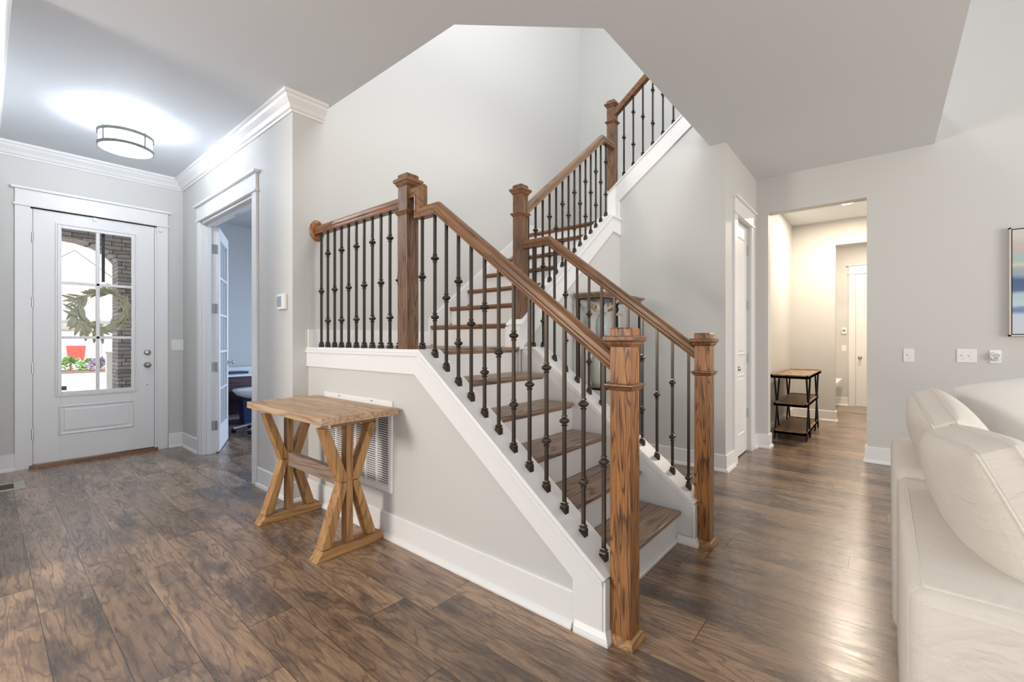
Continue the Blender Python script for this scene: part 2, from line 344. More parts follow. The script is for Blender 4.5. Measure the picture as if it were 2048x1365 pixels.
struct('wall_right', MB().box(XR, XR+.13, -6, .14, 0, 6.2).box(XR, XR+.13, 1.01, YC+.12, 0, ZC).box(XR, XR+.13, .14, 1.01, 2.65, 6.2).box(XR, XR+.13, 1.01, 1.3, ZC, 6.2), 'wall', 'greige right wall with the hallway opening')
struct('ceiling_upper', MB().box(-5, 6, -6.5, 8.2, 6.0, 6.1), 'ceiling', 'high upper storey ceiling', 'ceiling')
# understair + knee wall
ztop = lambda y: LZ - S*(2.045-y)
kn = [(.87, 0), (YB, 0), (YB, LZ-.012), (2.045, LZ-.012), (.87, ztop(.87)-.02)]
struct('wall_knee', MB().prism(kn, 0, XK, XK+.132), 'wall', 'half wall carrying the left railing of the lower stairs')
kr = [(.87, 0), (2.18, 0), (2.18, LZ-.012), (2.045, LZ-.012), (.87, ztop(.87)-.02)]
struct('wall_knee_right', MB().prism(kr, 0, 2.72, 2.85), 'trim', 'white half wall carrying the right railing of the lower stairs')
c2 = lambda x: LZ + RISE + .776*(x-2.805) + .075
cw = [(2.70, 0), (X3, 0), (X3, L2+.06), (4.20, L2+.06-.005), (2.70, c2(2.70)-.02)]
cw[3] = (4.21, c2(4.21)-.02); cw[2] = (X3, c2(4.21)-.02)
struct('wall_middle_flight', MB().prism(cw, 1, 2.19, 2.31), 'wall', 'greige wall below the middle stair flight')
# office shell, hall shell
of = MB().box(XO+.12, 6.5, 7.95, 8.1, 0, ZC).box(XO+.12, 6.5, YF, 8.1, ZC, ZC+.1).box(XO+.12, 6.5, YB+.12, YF, ZC, ZC+.1).box(6.4, 6.5, YB+.12, 8.0, 0, ZC)
struct('wall_office_far', of, 'wall', 'office walls seen through the doorway')
hs = MB().box(XR+.13, 8.32, 1.12, 1.24, 0, 3.01).box(8.2, 8.32, .57, 1.24, 0, 3.01).box(8.2, 8.32, -.5, .57, 2.64, 3.01).box(XR+.13, 10.4, -.62, -.5, 0, 3.01)
hs.box(8.32, 10.4, 1.12, 1.24, 0, 3.01).box(10.3, 10.42, -.6, 1.2, 0, 3.01)
struct('wall_hall', hs, 'wall', 'greige hallway walls beyond the opening')
struct('ceiling_hall', MB().box(XR+.13, 10.5, -.62, 1.24, 3.01, 3.08), 'ceiling', 'hallway ceiling with a recessed light', 'ceiling')
struct('floor_tile', MB().box(9.35, 10.3, -.5, 1.12, 0, .006), 'tile', 'taupe tile strip before the far door', 'floor')
# base boards + shoe (d: distance out of the wall)
BP = [(0, 0), (.030, 0), (.030, .008), (.024, .022), (.014, .03), (.014, .15), (.008, .156), (0, .156)]
def baseboard(name, path, side, label):
    prof = [(side*d, z) for d, z in BP]
    struct(name, MB().sweep(path, prof, lambda q, l: (q.x, q.y, l)), 'trim', label, 'baseboard')
baseboard('baseboard_front_left', [(.01, YF), (.20, YF)], -1, 'white baseboard left of the front door')
baseboard('baseboard_front_right', [(1.36, YF), (XO, YF), (XO, 5.64)], -1, 'white baseboard in the corner by the office door')
baseboard('baseboard_office', [(XO, 4.035), (XO, YB), (XK, YB), (XK, 1.0125)], -1, 'white baseboard along the half wall')
baseboard('baseboard_understair', [(2.86, 2.19), (X3, 2.19), (X3, YC), (4.69, YC)], -1, 'white baseboard around the closet corner')
baseboard('baseboard_right_end', [(5.54, YC), (XR, YC), (XR, 1.01), (XR+.13, 1.01), (XR+.13, 1.12), (8.2, 1.12), (8.2, .57), (8.32, .57)], -1, 'white baseboard at the hallway opening')
baseboard('baseboard_right', [(XR+.13, .14), (XR, .14), (XR, -6)], -1, 'white baseboard behind the sofa')
baseboard('baseboard_far', [(8.32, 1.12), (10.3, 1.12), (10.3, .52)], -1, 'white baseboard beside the far door')
CPf = [(0, -.118), (.012, -.118), (.016, -.105), (.03, -.098), (.045, -.075), (.075, -.045), (.083, -.028), (.096, -.022), (.096, 0), (0, 0)]
struct('trim_1', MB().sweep([(.01, 3.45), (.01, YF), (XO, YF), (XO, YB), (1.735, YB)], [(-d, z) for d, z in CPf], lambda q, l: (q.x, q.y, l+ZC)), 'trim', 'white crown moulding around the entry ceiling', 'moulding')

def casing(name, kind, a0, a1, ztop_, face, axis, out, label, wid=.1, headw=.155):
    """door casing on a wall face; axis 1: wall plane y=face running x a0..a1; axis 0: plane x=face running y. out=-1/+1"""
    mb = MB()
    def B(p0, p1, d0, d1, z0, z1):
        if axis == 1: mb.box(p0, p1, face+out*d0, face+out*d1, z0, z1)
        else: mb.box(face+out*d0, face+out*d1, p0, p1, z0, z1)
    B(a0-wid, a0, 0, .018, 0, ztop_); B(a1, a1+wid, 0, .018, 0, ztop_)
    B(a0-wid-.012, a1+wid+.012, 0, .03, ztop_, ztop_+.02)
    B(a0-wid, a1+wid, 0, .02, ztop_+.02, ztop_+headw)
    B(a0-wid-.025, a1+wid+.025, 0, .045, ztop_+headw, ztop_+headw+.022)
    return struct(name, mb, 'trim', label, 'door trim', bevel=.002)
casing('trim_2', 'c', .30, 1.255, 2.485, YF, 1, -1, 'white casing around the front door')
casing('trim_3', 'c', 4.14, 5.56, 2.475, XO, 0, -1, 'white casing around the office doorway', .09)
casing('trim_4', 'c', 4.80, 5.42, 2.455, YC, 1, -1, 'white casing around the closet door', .11)
casing('trim_5', 'c', -.45, .415, 2.43, 10.3, 0, -1, 'white casing around the far hallway door')
# office jamb
jm = MB().box(XO, XO+.13, 5.54, 5.56, 0, 2.47).box(XO, XO+.13, 4.14, 4.16, 0, 2.47).box(XO, XO+.13, 4.14, 5.56, 2.45, 2.47)
jm.box(XO+.045, XO+.085, 5.525, 5.54, 0, 2.45).box(XO+.045, XO+.085, 4.16, 5.54, 2.435, 2.45)
struct('trim_6', jm, 'trim', 'white jamb inside the office doorway', 'door trim')
for y in (4.82, 4.90):
    tag(MB().box(XO+.095, XO+.12, y-.022, y+.022, 2.446, 2.4505).obj('ball_catch', 'steel'), 'small metal ball catch under the office door header, ' + ('right one' if y < 4.85 else 'left one'), 'door catch', 'ball catches in the office door header')
# front threshold
struct('trim_7', MB().box(.29, 1.265, YF-.03, YF+.15, 0, .028), M['oak_x'], 'brown wooden threshold below the front door', 'threshold')

# ------------------------------------------------------------------ front door
fd = thing('door_1', (.775, YF+.03, 0), 'white front door with six glass panes', 'door'); fd['kind'] = 'structure'
mb = MB(); x0, x1, z0, z1 = .318, 1.236, .035, 2.472; ya, yb = YF+.005, YF+.05
gx0, gx1, gz0, gz1 = .50, 1.05, .70, 2.335
mb.box(x0, gx0, ya, yb, z0, z1).box(gx1, x1, ya, yb, z0, z1).box(gx0, gx1, ya, yb, gz1, z1).box(gx0, gx1, ya, yb, z0, gz0)
mb.obj('door_leaf', 'trim', fd, bevel=.002)
MB().box(.288, .315, YF, YF+.15, 0, 2.485).box(1.239, 1.267, YF, YF+.15, 0, 2.485).box(.315, 1.239, YF, YF+.15, 2.475, 2.49).box(.30, .33, YF+.052, YF+.07, 0, 2.48).box(1.225, 1.25, YF+.052, YF+.07, 0, 2.48).obj('door_jamb', 'trim', fd)
def frame(mb, a0, a1, c0, c1, w_, d0, d1):
    mb.box(a0, a0+w_, d0, d1, c0, c1).box(a1-w_, a1, d0, d1, c0, c1).box(a0+w_, a1-w_, d0, d1, c0, c0+w_).box(a0+w_, a1-w_, d0, d1, c1-w_, c1); return mb
g = MB(); frame(g, gx0-.035, gx1+.035, gz0-.035, gz1+.035, .014, ya-.012, ya); frame(g, gx0-.02, gx1+.02, gz0-.02, gz1+.02, .03, ya-.007, ya+.01)
g.obj('glazing_moulding', 'trim', fd, bevel=.003)
g = MB(); gm = (gx0+gx1)/2; g.box(gm-.014, gm+.014, ya, yb, gz0, gz1)
for k in (1, 2): zz = gz0 + (gz1-gz0)*k/3; g.box(gx0, gx1, ya, yb, zz-.014, zz+.014)
g.obj('glazing_bars', 'trim', fd, bevel=.003)
MB().box(gx0, gx1, YF+.025, YF+.029, gz0, gz1).obj('glass_pane', 'glass', fd)
def raised(mb, a0, a1, c0, c1, f, out, axis=1):
    pts = [(0, .0), (.012, .010), (.03, -.004), (.05, .006)]
    prev = None
    for ins, d in pts:
        ring = [(a0+ins, c0+ins), (a1-ins, c0+ins), (a1-ins, c1-ins), (a0+ins, c1-ins)]
        r3 = [(a, f+out*d, c) if axis == 1 else (f+out*d, a, c) for a, c in ring]
        if prev: mb.add(prev+r3, [(i, (i+1) % 4, 4+(i+1) % 4, 4+i) for i in range(4)])
        prev = r3
    mb.add(prev, [(0, 1, 2, 3)]); return mb
raised(MB(), .485, 1.066, .28, .575, ya, -1).obj('raised_panel', 'trim', fd)
def knob(name, c, out, axis, parent, mat='nickel', r=.027):
    prof = [(.0, 0), (.032, 0), (.032, .006), (.012, .010), (.011, .028), (r*.8, .036), (r, .048), (r*.85, .06), (.0, .066)]
    m = MB().lathe(prof, n=20); q = Matrix.Rotation(-PI/2*(-out), 3, 'X') if axis == 1 else Matrix.Rotation(PI/2*out, 3, 'Y')
    if axis == 1: q = Matrix.Rotation(-PI/2*out, 3, 'X')
    m.v = [tuple(q @ V(v) + V(c)) for v in m.v]
    return m.obj(name, mat, parent, smooth=True)
knob('door_knob', (1.176, ya, .945), -1, 1, fd)
m = MB().lathe([(0, 0), (.031, 0), (.031, .012), (.022, .018), (0, .019)], n=20); q = Matrix.Rotation(PI/2, 3, 'X'); m.v = [tuple(q @ V(v)+V((1.176, ya, 1.085))) for v in m.v]; m.obj('deadbolt', 'nickel', fd, smooth=True)
MB().box(1.171, 1.181, ya-.002, ya, .722, .732).obj('key_mark', 'ink', fd)
for z in (.32, .95, 1.58, 2.2):
    MB().tube([(x0-.004, ya-.004, z-.05), (x0-.004, ya-.004, z+.05)], .008, 8).obj('hinge', 'steel', fd)
MB().box(gx0+.008, gx0+.048, YF+.022, YF+.024, gz0+.02, gz0+.062).obj('glass_sticker', 'sticker', fd)
MB().box(.735, .765, ya-.016, ya, 2.44, 2.475).obj('contact_sensor', 'plate', fd, bevel=.003)
tag(MB().box(1.27, 1.30, YF-.034, YF-.018, 2.425, 2.465).obj('door_sensor', 'plate', bevel=.003), 'small white alarm sensor on the right casing of the front door', 'sensor')
# wreath
wr = thing('wreath', (.825, YF+.12, 1.54), 'pale green leafy wreath hanging on the outside of the front door', 'wreath')
ring = [(0.825+.19*math.cos(a), YF+.12, 1.54+.19*math.sin(a)) for a in [2*PI*i/28 for i in range(29)]]
MB().tube(ring, .008, 6).obj('vine_ring', 'sage', wr)
lf = MB(); rnd = random.Random(3)
def leaf(mb, p, d, nrm, L, W):
    p, d = V(p), V(d).normalized(); s_ = d.cross(V(nrm)).normalized(); n_ = s_.cross(d)
    row = [(0, 0, 0), (.3, .8, .04), (.6, 1, .03), (.85, .55, -.02), (1, 0, -.07)]
    vs = []
    for a, b, c in row: vs += [p+d*(L*a)-s_*(W*b*.5)+n_*(c*L), p+d*(L*a)+n_*(c*L+.004), p+d*(L*a)+s_*(W*b*.5)+n_*(c*L)]
    mb.add(vs, [(i*3+k, i*3+k+1, i*3+k+4, i*3+k+3) for i in range(4) for k in (0, 1)])
for i in range(190):
    a = rnd.uniform(0, 2*PI); r_ = .19+rnd.uniform(-.02, .03); p = (0.825+r_*math.cos(a), YF+.12+rnd.uniform(-.02, .03), 1.54+r_*math.sin(a))
    ta = a + (PI/2 if rnd.random() < .75 else -PI/2) + rnd.uniform(-.7, .7) * (1 if rnd.random() < .8 else 2)
    L = rnd.uniform(.07, .13) * (1.3 if PI*.7 < a < PI*1.4 else 1)
    leaf(lf, p, (math.cos(ta), rnd.uniform(-.3, .3), math.sin(ta)), (0, -1, .6*rnd.uniform(-1, 1)), L, L*.2)
for i in range(14):
    a = rnd.uniform(PI*.95, PI*1.5); leaf(lf, (0.825+.2*math.cos(a), YF+.12, 1.54+.2*math.sin(a)), (math.cos(a+.3)*.5, 0, -1), (0, -1, 0), .17, .035)
lf.obj('leaves', 'sage', wr)
tag(MB().box(.812, .838, YF+.075, YF+.079, 1.83, 2.40).box(.812, .838, YF+.079, YF+.11, 1.83, 1.838).box(.812, .838, YF+.055, YF+.079, 2.395, 2.40).obj('wreath_hanger', 'black'), 'dark metal strap holding the wreath behind the front door glass', 'wreath hanger')

# ------------------------------------------------------------------ entry ceiling light
cl = thing('ceiling_light', (.778, 4.859, ZC), 'round drum ceiling light with two metal bands in the entry', 'ceiling light')
cx_, cy_ = .778, 4.859
MB().lathe([(0, 0), (.065, 0), (.065, -.012), (.055, -.022), (0, -.024)], cx_, cy_, 32, cz=ZC).obj('canopy', 'canopy', cl, smooth=False)
MB().lathe([(.009, -.02), (.009, -.10)], cx_, cy_, 12, cz=ZC).obj('stem', 'nickel', cl)
MB().lathe([(0, -.12), (.155, -.12), (.172, -.13), (.172, -.222), (.16, -.232), (0, -.245)], cx_, cy_, 40, cz=ZC).obj('glass_shade', 'diffuser', cl, smooth=True)
for zb in (-.118, -.222):
    MB().lathe([(.174, zb), (.184, zb), (.184, zb-.024), (.174, zb-.024), (.174, zb)], cx_, cy_, 48, cz=ZC).obj('metal_band', 'band', cl)
for k in range(4):
    a = k*PI/2 + .55; px, py = cx_+.182*math.cos(a), cy_+.182*math.sin(a)
    MB().tube([(px, py, ZC-.105), (px, py, ZC-.245)], .006, 8).obj('strap', 'band', cl)
MB().lathe([(0, -.243), (.02, -.245), (.012, -.252), (.005, -.262), (0, -.264)], cx_, cy_, 16, cz=ZC).obj('finial', 'nickel', cl)
def point(name, loc, p, col, r=.05):
    d = bpy.data.lights.new(name, 'POINT'); d.energy = p; d.color = col; d.shadow_soft_size = r
    o = bpy.data.objects.new(name, d); C.objects.link(o); o.location = loc; return o

for k in range(3):
    a = k*2*PI/3+.2; point('ceiling_light_bulb', (cx_+.11*math.cos(a), cy_+.11*math.sin(a), ZC-.085), 5.5, (0.82, 0.90, 1.0), .03)
point('ceiling_light_downglow', (cx_, cy_, ZC-.30), 13, (0.82, 0.90, 1.0), .06)
# ------------------------------------------------------------------ office french door
L_ = .72; h0 = V((XO+.14, 5.535, 0)); hd = V((2.008-1.66, 6.34-5.56, 0)).normalized()
dr = thing('door_2', tuple(h0), 'white glazed office door standing open', 'door'); dr['kind'] = 'structure'
def on_leaf(mb, parent_pt, dirv):
    nrm = V((-dirv.y, dirv.x, 0)); mb.v = [tuple(parent_pt + dirv*v[0] + nrm*v[1] + V((0, 0, v[2]))) for v in mb.v]; return mb
st = .10
m = MB().box(0, st, -.02, .02, .01, 2.44).box(L_-st, L_, -.02, .02, .01, 2.44).box(st, L_-st, -.02, .02, .01, .27).box(st, L_-st, -.02, .02, 2.32, 2.44)
on_leaf(m, h0, hd).obj('door_leaf', 'trim', dr, bevel=.003)
m = MB()
for k in (1, 2): xx = st+(L_-2*st)*k/3; m.box(xx-.011, xx+.011, -.014, .014, .27, 2.32)
for k in (1, 2, 3, 4): zz = .27+2.05*k/5; m.box(st, L_-st, -.014, .014, zz-.011, zz+.011)
on_leaf(m, h0, hd).obj('glazing_bars', 'trim', dr)
on_leaf(MB().box(st, L_-st, -.002, .002, .27, 2.32), h0, hd).obj('glass_pane', 'glass', dr)
for z in (.30, .93, 1.56, 2.2):
    MB().box(XO+.088, XO+.128, 5.534, 5.5402, z-.05, z+.05).box(XO+.130, XO+.142, 5.527, 5.541, z-.05, z+.05).obj('hinge', 'steel', dr, bevel=.002)
kp = h0+hd*(L_-.05)+V((0, 0, .95))
m = MB().lathe([(0, 0), (.026, 0), (.026, .005), (.009, .01), (.009, .04), (.022, .046), (.024, .058), (0, .066)], n=16)
nr = V((hd.y, -hd.x, 0)); q = nr.to_track_quat('Z', 'Y').to_matrix(); m.v = [tuple(q @ V(v) + kp + nr*.02) for v in m.v]; m.obj('door_knob', 'nickel', dr, smooth=True)

# ------------------------------------------------------------------ closet door (panelled)
cd = thing('door_3', (5.11, YC+.06, 0), 'white two panel closet door under the stairs', 'door'); cd['kind'] = 'structure'
f = YC+.035
MB().box(4.803, 5.417, f, f+.04, .012, 2.445).obj('door_leaf', 'trim', cd, bevel=.002)
for a, b in ((.22, .86), (1.06, 2.30)): raised(MB(), 4.92, 5.30, a, b, f, -1).obj('raised_panel', 'trim', cd)
knob('door_knob', (4.86, f, .935), -1, 1, cd)
for z in (.42, 1.02, 1.6, 2.2): MB().box(5.405, 5.418, f-.008, f+.002, z-.05, z+.05).obj('hinge', 'steel', cd)
# far door
hd2 = thing('door_4', (10.32, 0, 0), 'white panelled door at the end of the hallway', 'door'); hd2['kind'] = 'structure'
MB().box(10.29, 10.298, -.45, .41, .01, 2.43).obj('door_leaf', 'trim', hd2)
for a, b in ((.22, .8), (1.0, 2.25)): raised(MB(), -.3, .24, a, b, 10.29, -1, 0).obj('raised_panel', 'trim', hd2)
knob('door_knob', (10.29, .35, .90), -1, 0, hd2)
# ------------------------------------------------------------------ staircase
stc = thing('staircase', (2.2, 1.5, 0), 'white and oak staircase climbing in three flights', 'staircase')
XL, XRr = XK+.132, 2.72
def tread(x0, x1, y0, y1, z, front, mat, name='tread'):
    """front: 'y-' nosing towards -y; 'x-' nosing towards -x"""
    m = MB(); th = .028
    prof = [(0, -.004), (0, -th+.006), (.006, -th), (.018, -th), (.020, -th-.012), (.034, -th-.016), (.26, -th-.004), (.26, 0), (.008, 0), (.002, -.001)]
    if front == 'y-': m.prism([(y0+a*(y1-y0)/.26 if a > .1 else y0+a, z+b) for a, b in prof], 0, x0, x1)
    elif front == 'x-': m.prism([(x0+a*(x1-x0)/.26 if a > .1 else x0+a, z+b) for a, b in prof], 1, y0, y1)
    else: m.prism([(y1-(a*(y1-y0)/.26 if a > .1 else a), z+b) for a, b in prof], 0, x0, x1)
    o = m.obj(name, mat, stc, origin=((x0+x1)/2, (y0+y1)/2, z), bevel=.004); return o
RO = .028
for k in range(1, 6):
    yn = .937+RUN*(k-1); tread(XL, XRr-.022, yn, yn+RUN+RO, RISE*k, 'y-', 'tread_y')
    MB().box(XL, XRr, yn+RO, yn+RO+.018, RISE*(k-1), RISE*k-.028).obj('riser', 'trim', stc)
MB().box(XL, XRr, 2.19+RO, 2.19+RO+.018, RISE*5, LZ-.028).obj('riser', 'trim', stc)
MB().box(XL, XRr, .937+RO-.012, .937+RO, 0, .02).obj('shoe_moulding', 'trim', stc, bevel=.004)
tread(XL, XRr, 2.19, 2.30, LZ, 'y-', 'tread_y', 'landing_nosing')
MB().box(XL, 2.83, 2.30, YB-.016, LZ-.03, LZ).obj('landing_floor', M['tread_y'], stc)
for k in range(1, 8):
    xn = 2.805+RUN*(k-1)
    if k < 7: tread(xn, xn+RUN+RO, 2.31, YB-.016, LZ+RISE*k, 'x-', 'tread_x')
    MB().box(xn+RO, xn+RO+.018, 2.31, YB-.016, LZ+RISE*(k-1), LZ+RISE*k-.028).obj('riser', 'trim', stc)
tread(4.305, 4.42, 2.31, YB-.016, L2, 'x-', 'tread_x', 'landing_nosing')
MB().box(4.42, 5.6, 2.31, YB-.016, L2-.03, L2).obj('landing_floor', M['tread_y'], stc)
for k in range(1, 5):
    yn = 2.28-RUN*(k-1); tread(X3+.13, 5.6, yn-RUN-RO, yn, L2+RISE*k, 'y+', 'tread_y')
    MB().box(X3+.13, 5.6, yn-RO-.018, yn-RO, L2+RISE*(k-1), L2+RISE*k-.028).obj('riser', 'trim', stc)
# caps over the curbs (sloping)
def cap_path(path, axis, lat0, lat1, th=.02):
    prof = [(0, lat0), (0, lat1), (-th, lat1), (-th, lat0)]
    fr = (lambda q, l: (l, q.x, q.y)) if axis == 0 else (lambda q, l: (q.x, l, q.y))
    return MB().sweep(path, prof, fr)
cap_path([(.855, ztop(.855)), (2.045, LZ), (YB, LZ)], 0, XK-.018, XK+.15).obj('curb_cap', 'trim', stc, bevel=.003)
cap_path([(.855, ztop(.855)), (2.045, LZ+.002), (2.19, LZ+.002)], 0, 2.702, 2.868).obj('curb_cap', 'trim', stc, bevel=.003)
cap_path([(2.69, c2(2.69)), (4.21, c2(4.21)), (X3, c2(4.21))], 1, 2.165, 2.325).obj('curb_cap', 'trim', stc, bevel=.003)
# trims under caps
off = .02
tr = [(YB, LZ-.02), (2.045, LZ-.02), (.87, ztop(.87)-.02), (.87, 0), (1.012, 0), (1.012, .212), (2.085, 1.02), (YB, 1.02)]
m = MB().prism(tr, 0, XK-.014, XK); m.prism([(YB, LZ-.02), (2.05, LZ-.02), (.87, ztop(.87)-.022), (.87, ztop(.87)-.042), (2.05, LZ-.04), (YB, LZ-.04)], 0, XK-.024, XK-.014)
m.obj('curb_trim', 'trim', stc)
m = MB().box(XK-.014, XK+.145, .858, .872, 0, ztop(.86)-.02)
bpz = [(d, z) for d, z in BP[:5]] + [(0, .03)]
m.sweep([(XK-.014, 1.0), (XK-.014, .858), (XK+.146, .858)], [(-d*.9, z) for d, z in [(0, 0), (.02, 0), (.02, .01), (.014, .024), (.004, .04), (0, .045)]], lambda q, l: (q.x, q.y, l))
m.obj('end_board', 'trim', stc)
m = MB().box(2.705, 2.865, .858, .872, 0, ztop(.86)-.02)
m.sweep([(2.705, .96), (2.705, .858), (2.865, .858)], [(-d*.9, z) for d, z in [(0, 0), (.02, 0), (.02, .01), (.014, .024), (.004, .04), (0, .045)]], lambda q, l: (q.x, q.y, l))
m.prism([(2.045, LZ-.02), (.87, ztop(.87)-.02), (.87, ztop(.87)-.045), (2.05, LZ-.045)], 0, 2.708, 2.72)
m.obj('end_board', 'trim', stc)
tr2 = [(2.70, c2(2.70)-.02), (4.21, c2(4.21)-.02), (X3, c2(4.21)-.02), (X3, c2(4.21)-.18), (4.25, c2(4.21)-.165), (2.70, c2(2.70)-.215)]
m = MB().prism(tr2, 1, 2.178, 2.19)
m.box(2.688, 2.70, 2.178, 2.325, LZ, c2(2.69)-.02)
m.obj('curb_trim', 'trim', stc)
# third flight stringer on the x=X3 plane
zs = lambda y: 2.845 + .735*(2.31-y)
s3 = [(2.325, L2), (2.325, zs(2.325)), (.95, zs(.95)), (.95, zs(.95)-.19), (2.19, zs(2.19)-.215), (2.19, L2)]
MB().prism(s3, 0, X3-.02, X3+.0).obj('stringer', 'trim', stc)
MB().prism([(2.34, zs(2.34)), (.95, zs(.95)), (.95, zs(.95)-.02), (2.34, zs(2.34)-.02)], 0, X3-.032, X3+.13).obj('curb_cap', 'trim', stc)
MB().prism([(2.325, L2), (2.325, zs(2.325)-.02), (.95, zs(.95)-.02), (.95, zs(.95)-.3), (2.1, L2)], 0, X3+.004, X3+.118).obj('curb_core', 'trim', stc)
# wall skirts
sk = [(XK+.132, LZ), (2.80, LZ), (2.80+4.0*0, LZ), (4.31, LZ+RISE*7-.1), (4.31, 2.60), (4.18, 2.60-.0), (2.80, 1.42), (2.80, 1.30), (XK-.0, 1.30), (XK-.0, LZ)]
sk = [(XK-.005, LZ), (2.81, LZ), (4.35, L2-.05), (4.35, 2.61), (4.25, 2.535), (2.80, 1.425), (2.80, 1.30), (XK-.005, 1.30)]
MB().prism(sk, 1, YB-.016, YB).obj('wall_skirt', 'trim', stc)
MB().box(4.35, 5.6, YB-.016, YB, L2, L2+.13).obj('wall_skirt', 'trim', stc)

# ------------------------------------------------------------------ newels
def newel(cx, cy, zb, zt_, label, foot=False, mat='oak_z', slope=None):
    t_ = thing('newel_post', (cx, cy, zb), label, 'newel post', 'newel posts of the staircase'); hw = .044
    m = MB(); zsh = zt_-.035
    if slope is None: m.box(cx-hw, cx+hw, cy-hw, cy+hw, zb, zsh)
    else:
        sx, sy = slope
        vs = [(cx+a*hw, cy+b*hw, zb+a*hw*sx+b*hw*sy) for a, b in ((-1, -1), (1, -1), (1, 1), (-1, 1))] + [(cx+a*hw, cy+b*hw, zsh) for a, b in ((-1, -1), (1, -1), (1, 1), (-1, 1))]
        m.add(vs, [(3, 2, 1, 0), (4, 5, 6, 7), (0, 1, 5, 4), (1, 2, 6, 5), (2, 3, 7, 6), (3, 0, 4, 7)])
    m.obj('post_shaft', mat, t_, origin=(cx, cy, zb), bevel=.002)
    r2_ = math.sqrt(2)
    MB().lathe([(0, zt_), (.040*r2_, zt_), (.045*r2_, zt_-.006), (.045*r2_, zt_-.033), (.045*r2_, zt_-.034)], cx, cy, 4, PI/4).obj('post_top_block', mat, t_, bevel=.002)
    MB().lathe([(0, zt_-.033), (.064*r2_, zt_-.033), (.066*r2_, zt_-.038), (.066*r2_, zt_-.052), (.057*r2_, zt_-.058), (.055*r2_, zt_-.066), (.047*r2_, zt_-.078), (.044*r2_, zt_-.078)], cx, cy, 4, PI/4).obj('post_cap', 'oak_x', t_, bevel=.0015)
    zb2 = zt_-.228
    MB().lathe([(.044*r2_, zb2+.004), (.061*r2_, zb2), (.062*r2_, zb2-.006), (.055*r2_, zb2-.012), (.050*r2_, zb2-.022), (.044*r2_, zb2-.026)], cx, cy, 4, PI/4).obj('post_band', 'oak_x', t_, bevel=.001)
    if foot:
        MB().lathe([(0, zb), (.063*r2_, zb), (.063*r2_, zb+.008), (.056*r2_, zb+.028), (.047*r2_, zb+.034), (0, zb+.034)], cx, cy, 4, PI/4).obj('base_moulding', 'pine_x', t_, bevel=.001)
    return t_
newel(1.686, .813, 0, 1.27, 'nearest and largest oak newel post at the foot of the left railing', True)
newel(2.785, .831, 0, 1.262, 'oak newel post at the foot of the right railing', True)
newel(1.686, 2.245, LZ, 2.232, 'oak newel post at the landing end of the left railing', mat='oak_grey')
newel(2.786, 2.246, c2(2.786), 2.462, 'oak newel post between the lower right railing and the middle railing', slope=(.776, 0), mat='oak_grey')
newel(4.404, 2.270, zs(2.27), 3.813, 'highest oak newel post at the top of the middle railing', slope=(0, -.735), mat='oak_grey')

# ------------------------------------------------------------------ railings
RP = [(0, -.029), (.010, -.031), (.014, -.026), (.022, -.026), (.032, -.031), (.05, -.031), (.060, -.024), (.066, -.010), (.067, 0), (.066, .010), (.060, .024), (.05, .031), (.032, .031), (.022, .026), (.014, .026), (.010, .031), (0, .029)]
def rail(path, axis, lat, parent, mat):
    fr = (lambda q, l: (lat+l, q.x, q.y)) if axis == 0 else (lambda q, l: (q.x, lat+l, q.y))
    return MB().sweep(path, RP, fr).obj('handrail', mat, parent)
knprof = [(.006, -.034), (.012, -.032), (.013, -.024), (.009, -.021), (.009, -.017), (.015, -.013), (.0215, -.002), (.0215, .002), (.015, .013), (.009, .017), (.009, .021), (.013, .024), (.012, .032), (.006, .034)]
knm = None; shoes = {}; shafts = {}
def get_knuckle():
    global knm
    if knm is None:
        o = MB().lathe([(r*1.12, z*.78) for r, z in knprof], n=4, rot=PI/4).obj('knuckle', 'iron'); knm = o.data; bpy.data.objects.remove(o)
    return knm
def get_shoe(kind):
    if kind not in shoes:
        sx, sy = {'flat': (0, 0), 'y+': (0, S), 'x+': (.776, 0), 'y-': (0, -.735)}[kind]; hw = .0145; m = MB()
        vs = [(a*hw, b*hw, a*hw*sx+b*hw*sy) for a, b in ((-1, -1), (1, -1), (1, 1), (-1, 1))] + [(a*hw, b*hw, .022) for a, b in ((-1, -1), (1, -1), (1, 1), (-1, 1))]
        m.add(vs, [(3, 2, 1, 0), (4, 5, 6, 7), (0, 1, 5, 4), (1, 2, 6, 5), (2, 3, 7, 6), (3, 0, 4, 7)])
        m.lathe([(.0205, .022), (.017, .026), (.014, .028), (.0195, .031), (.0195, .034), (.013, .038), (.011, .042)], n=4, rot=PI/4)
        o = m.obj('shoe', 'iron', bevel=0); shoes[kind] = o.data; bpy.data.objects.remove(o)
    return shoes[kind]
def get_shaft(h):
    k = round(h, 3)
    if k not in shafts:
        m = MB(); hw = .0071; m.box(-hw, hw, -hw, hw, 0, k); o = m.obj('baluster', 'iron'); shafts[k] = o.data; bpy.data.objects.remove(o)
    return shafts[k]
def mk(name, me, parent, loc):
    o = bpy.data.objects.new(name, me); C.objects.link(o); o.parent = parent; o.location = loc; return o
def baluster(parent, x, y, z, h, double, kind):
    b = mk('baluster', get_shaft(h), parent, V((x, y, z))-wloc(parent))
    hs_ = (.405,) if not double else (.225, .565)
    if kind == 'foot': kind = 'y+'; hs_ = (.062,)
    if kind == 'flat' and double: hs_ = (.20, h-.17)
    if kind == 'flat' and not double: hs_ = (.43,)
    for q in hs_: mk('knuckle', get_knuckle(), b, (0, 0, q))
    mk('shoe', get_shoe(kind), b, (0, 0, 0)); return b
BX = 1.686
r1 = thing('stair_railing', (BX, 1.4, ztop(1.4)), 'oak and iron railing on the left side of the lower flight, nearest the viewer', 'railing', 'stair railings')
rb = lambda y: 1.945 - .765*(1.975-y)
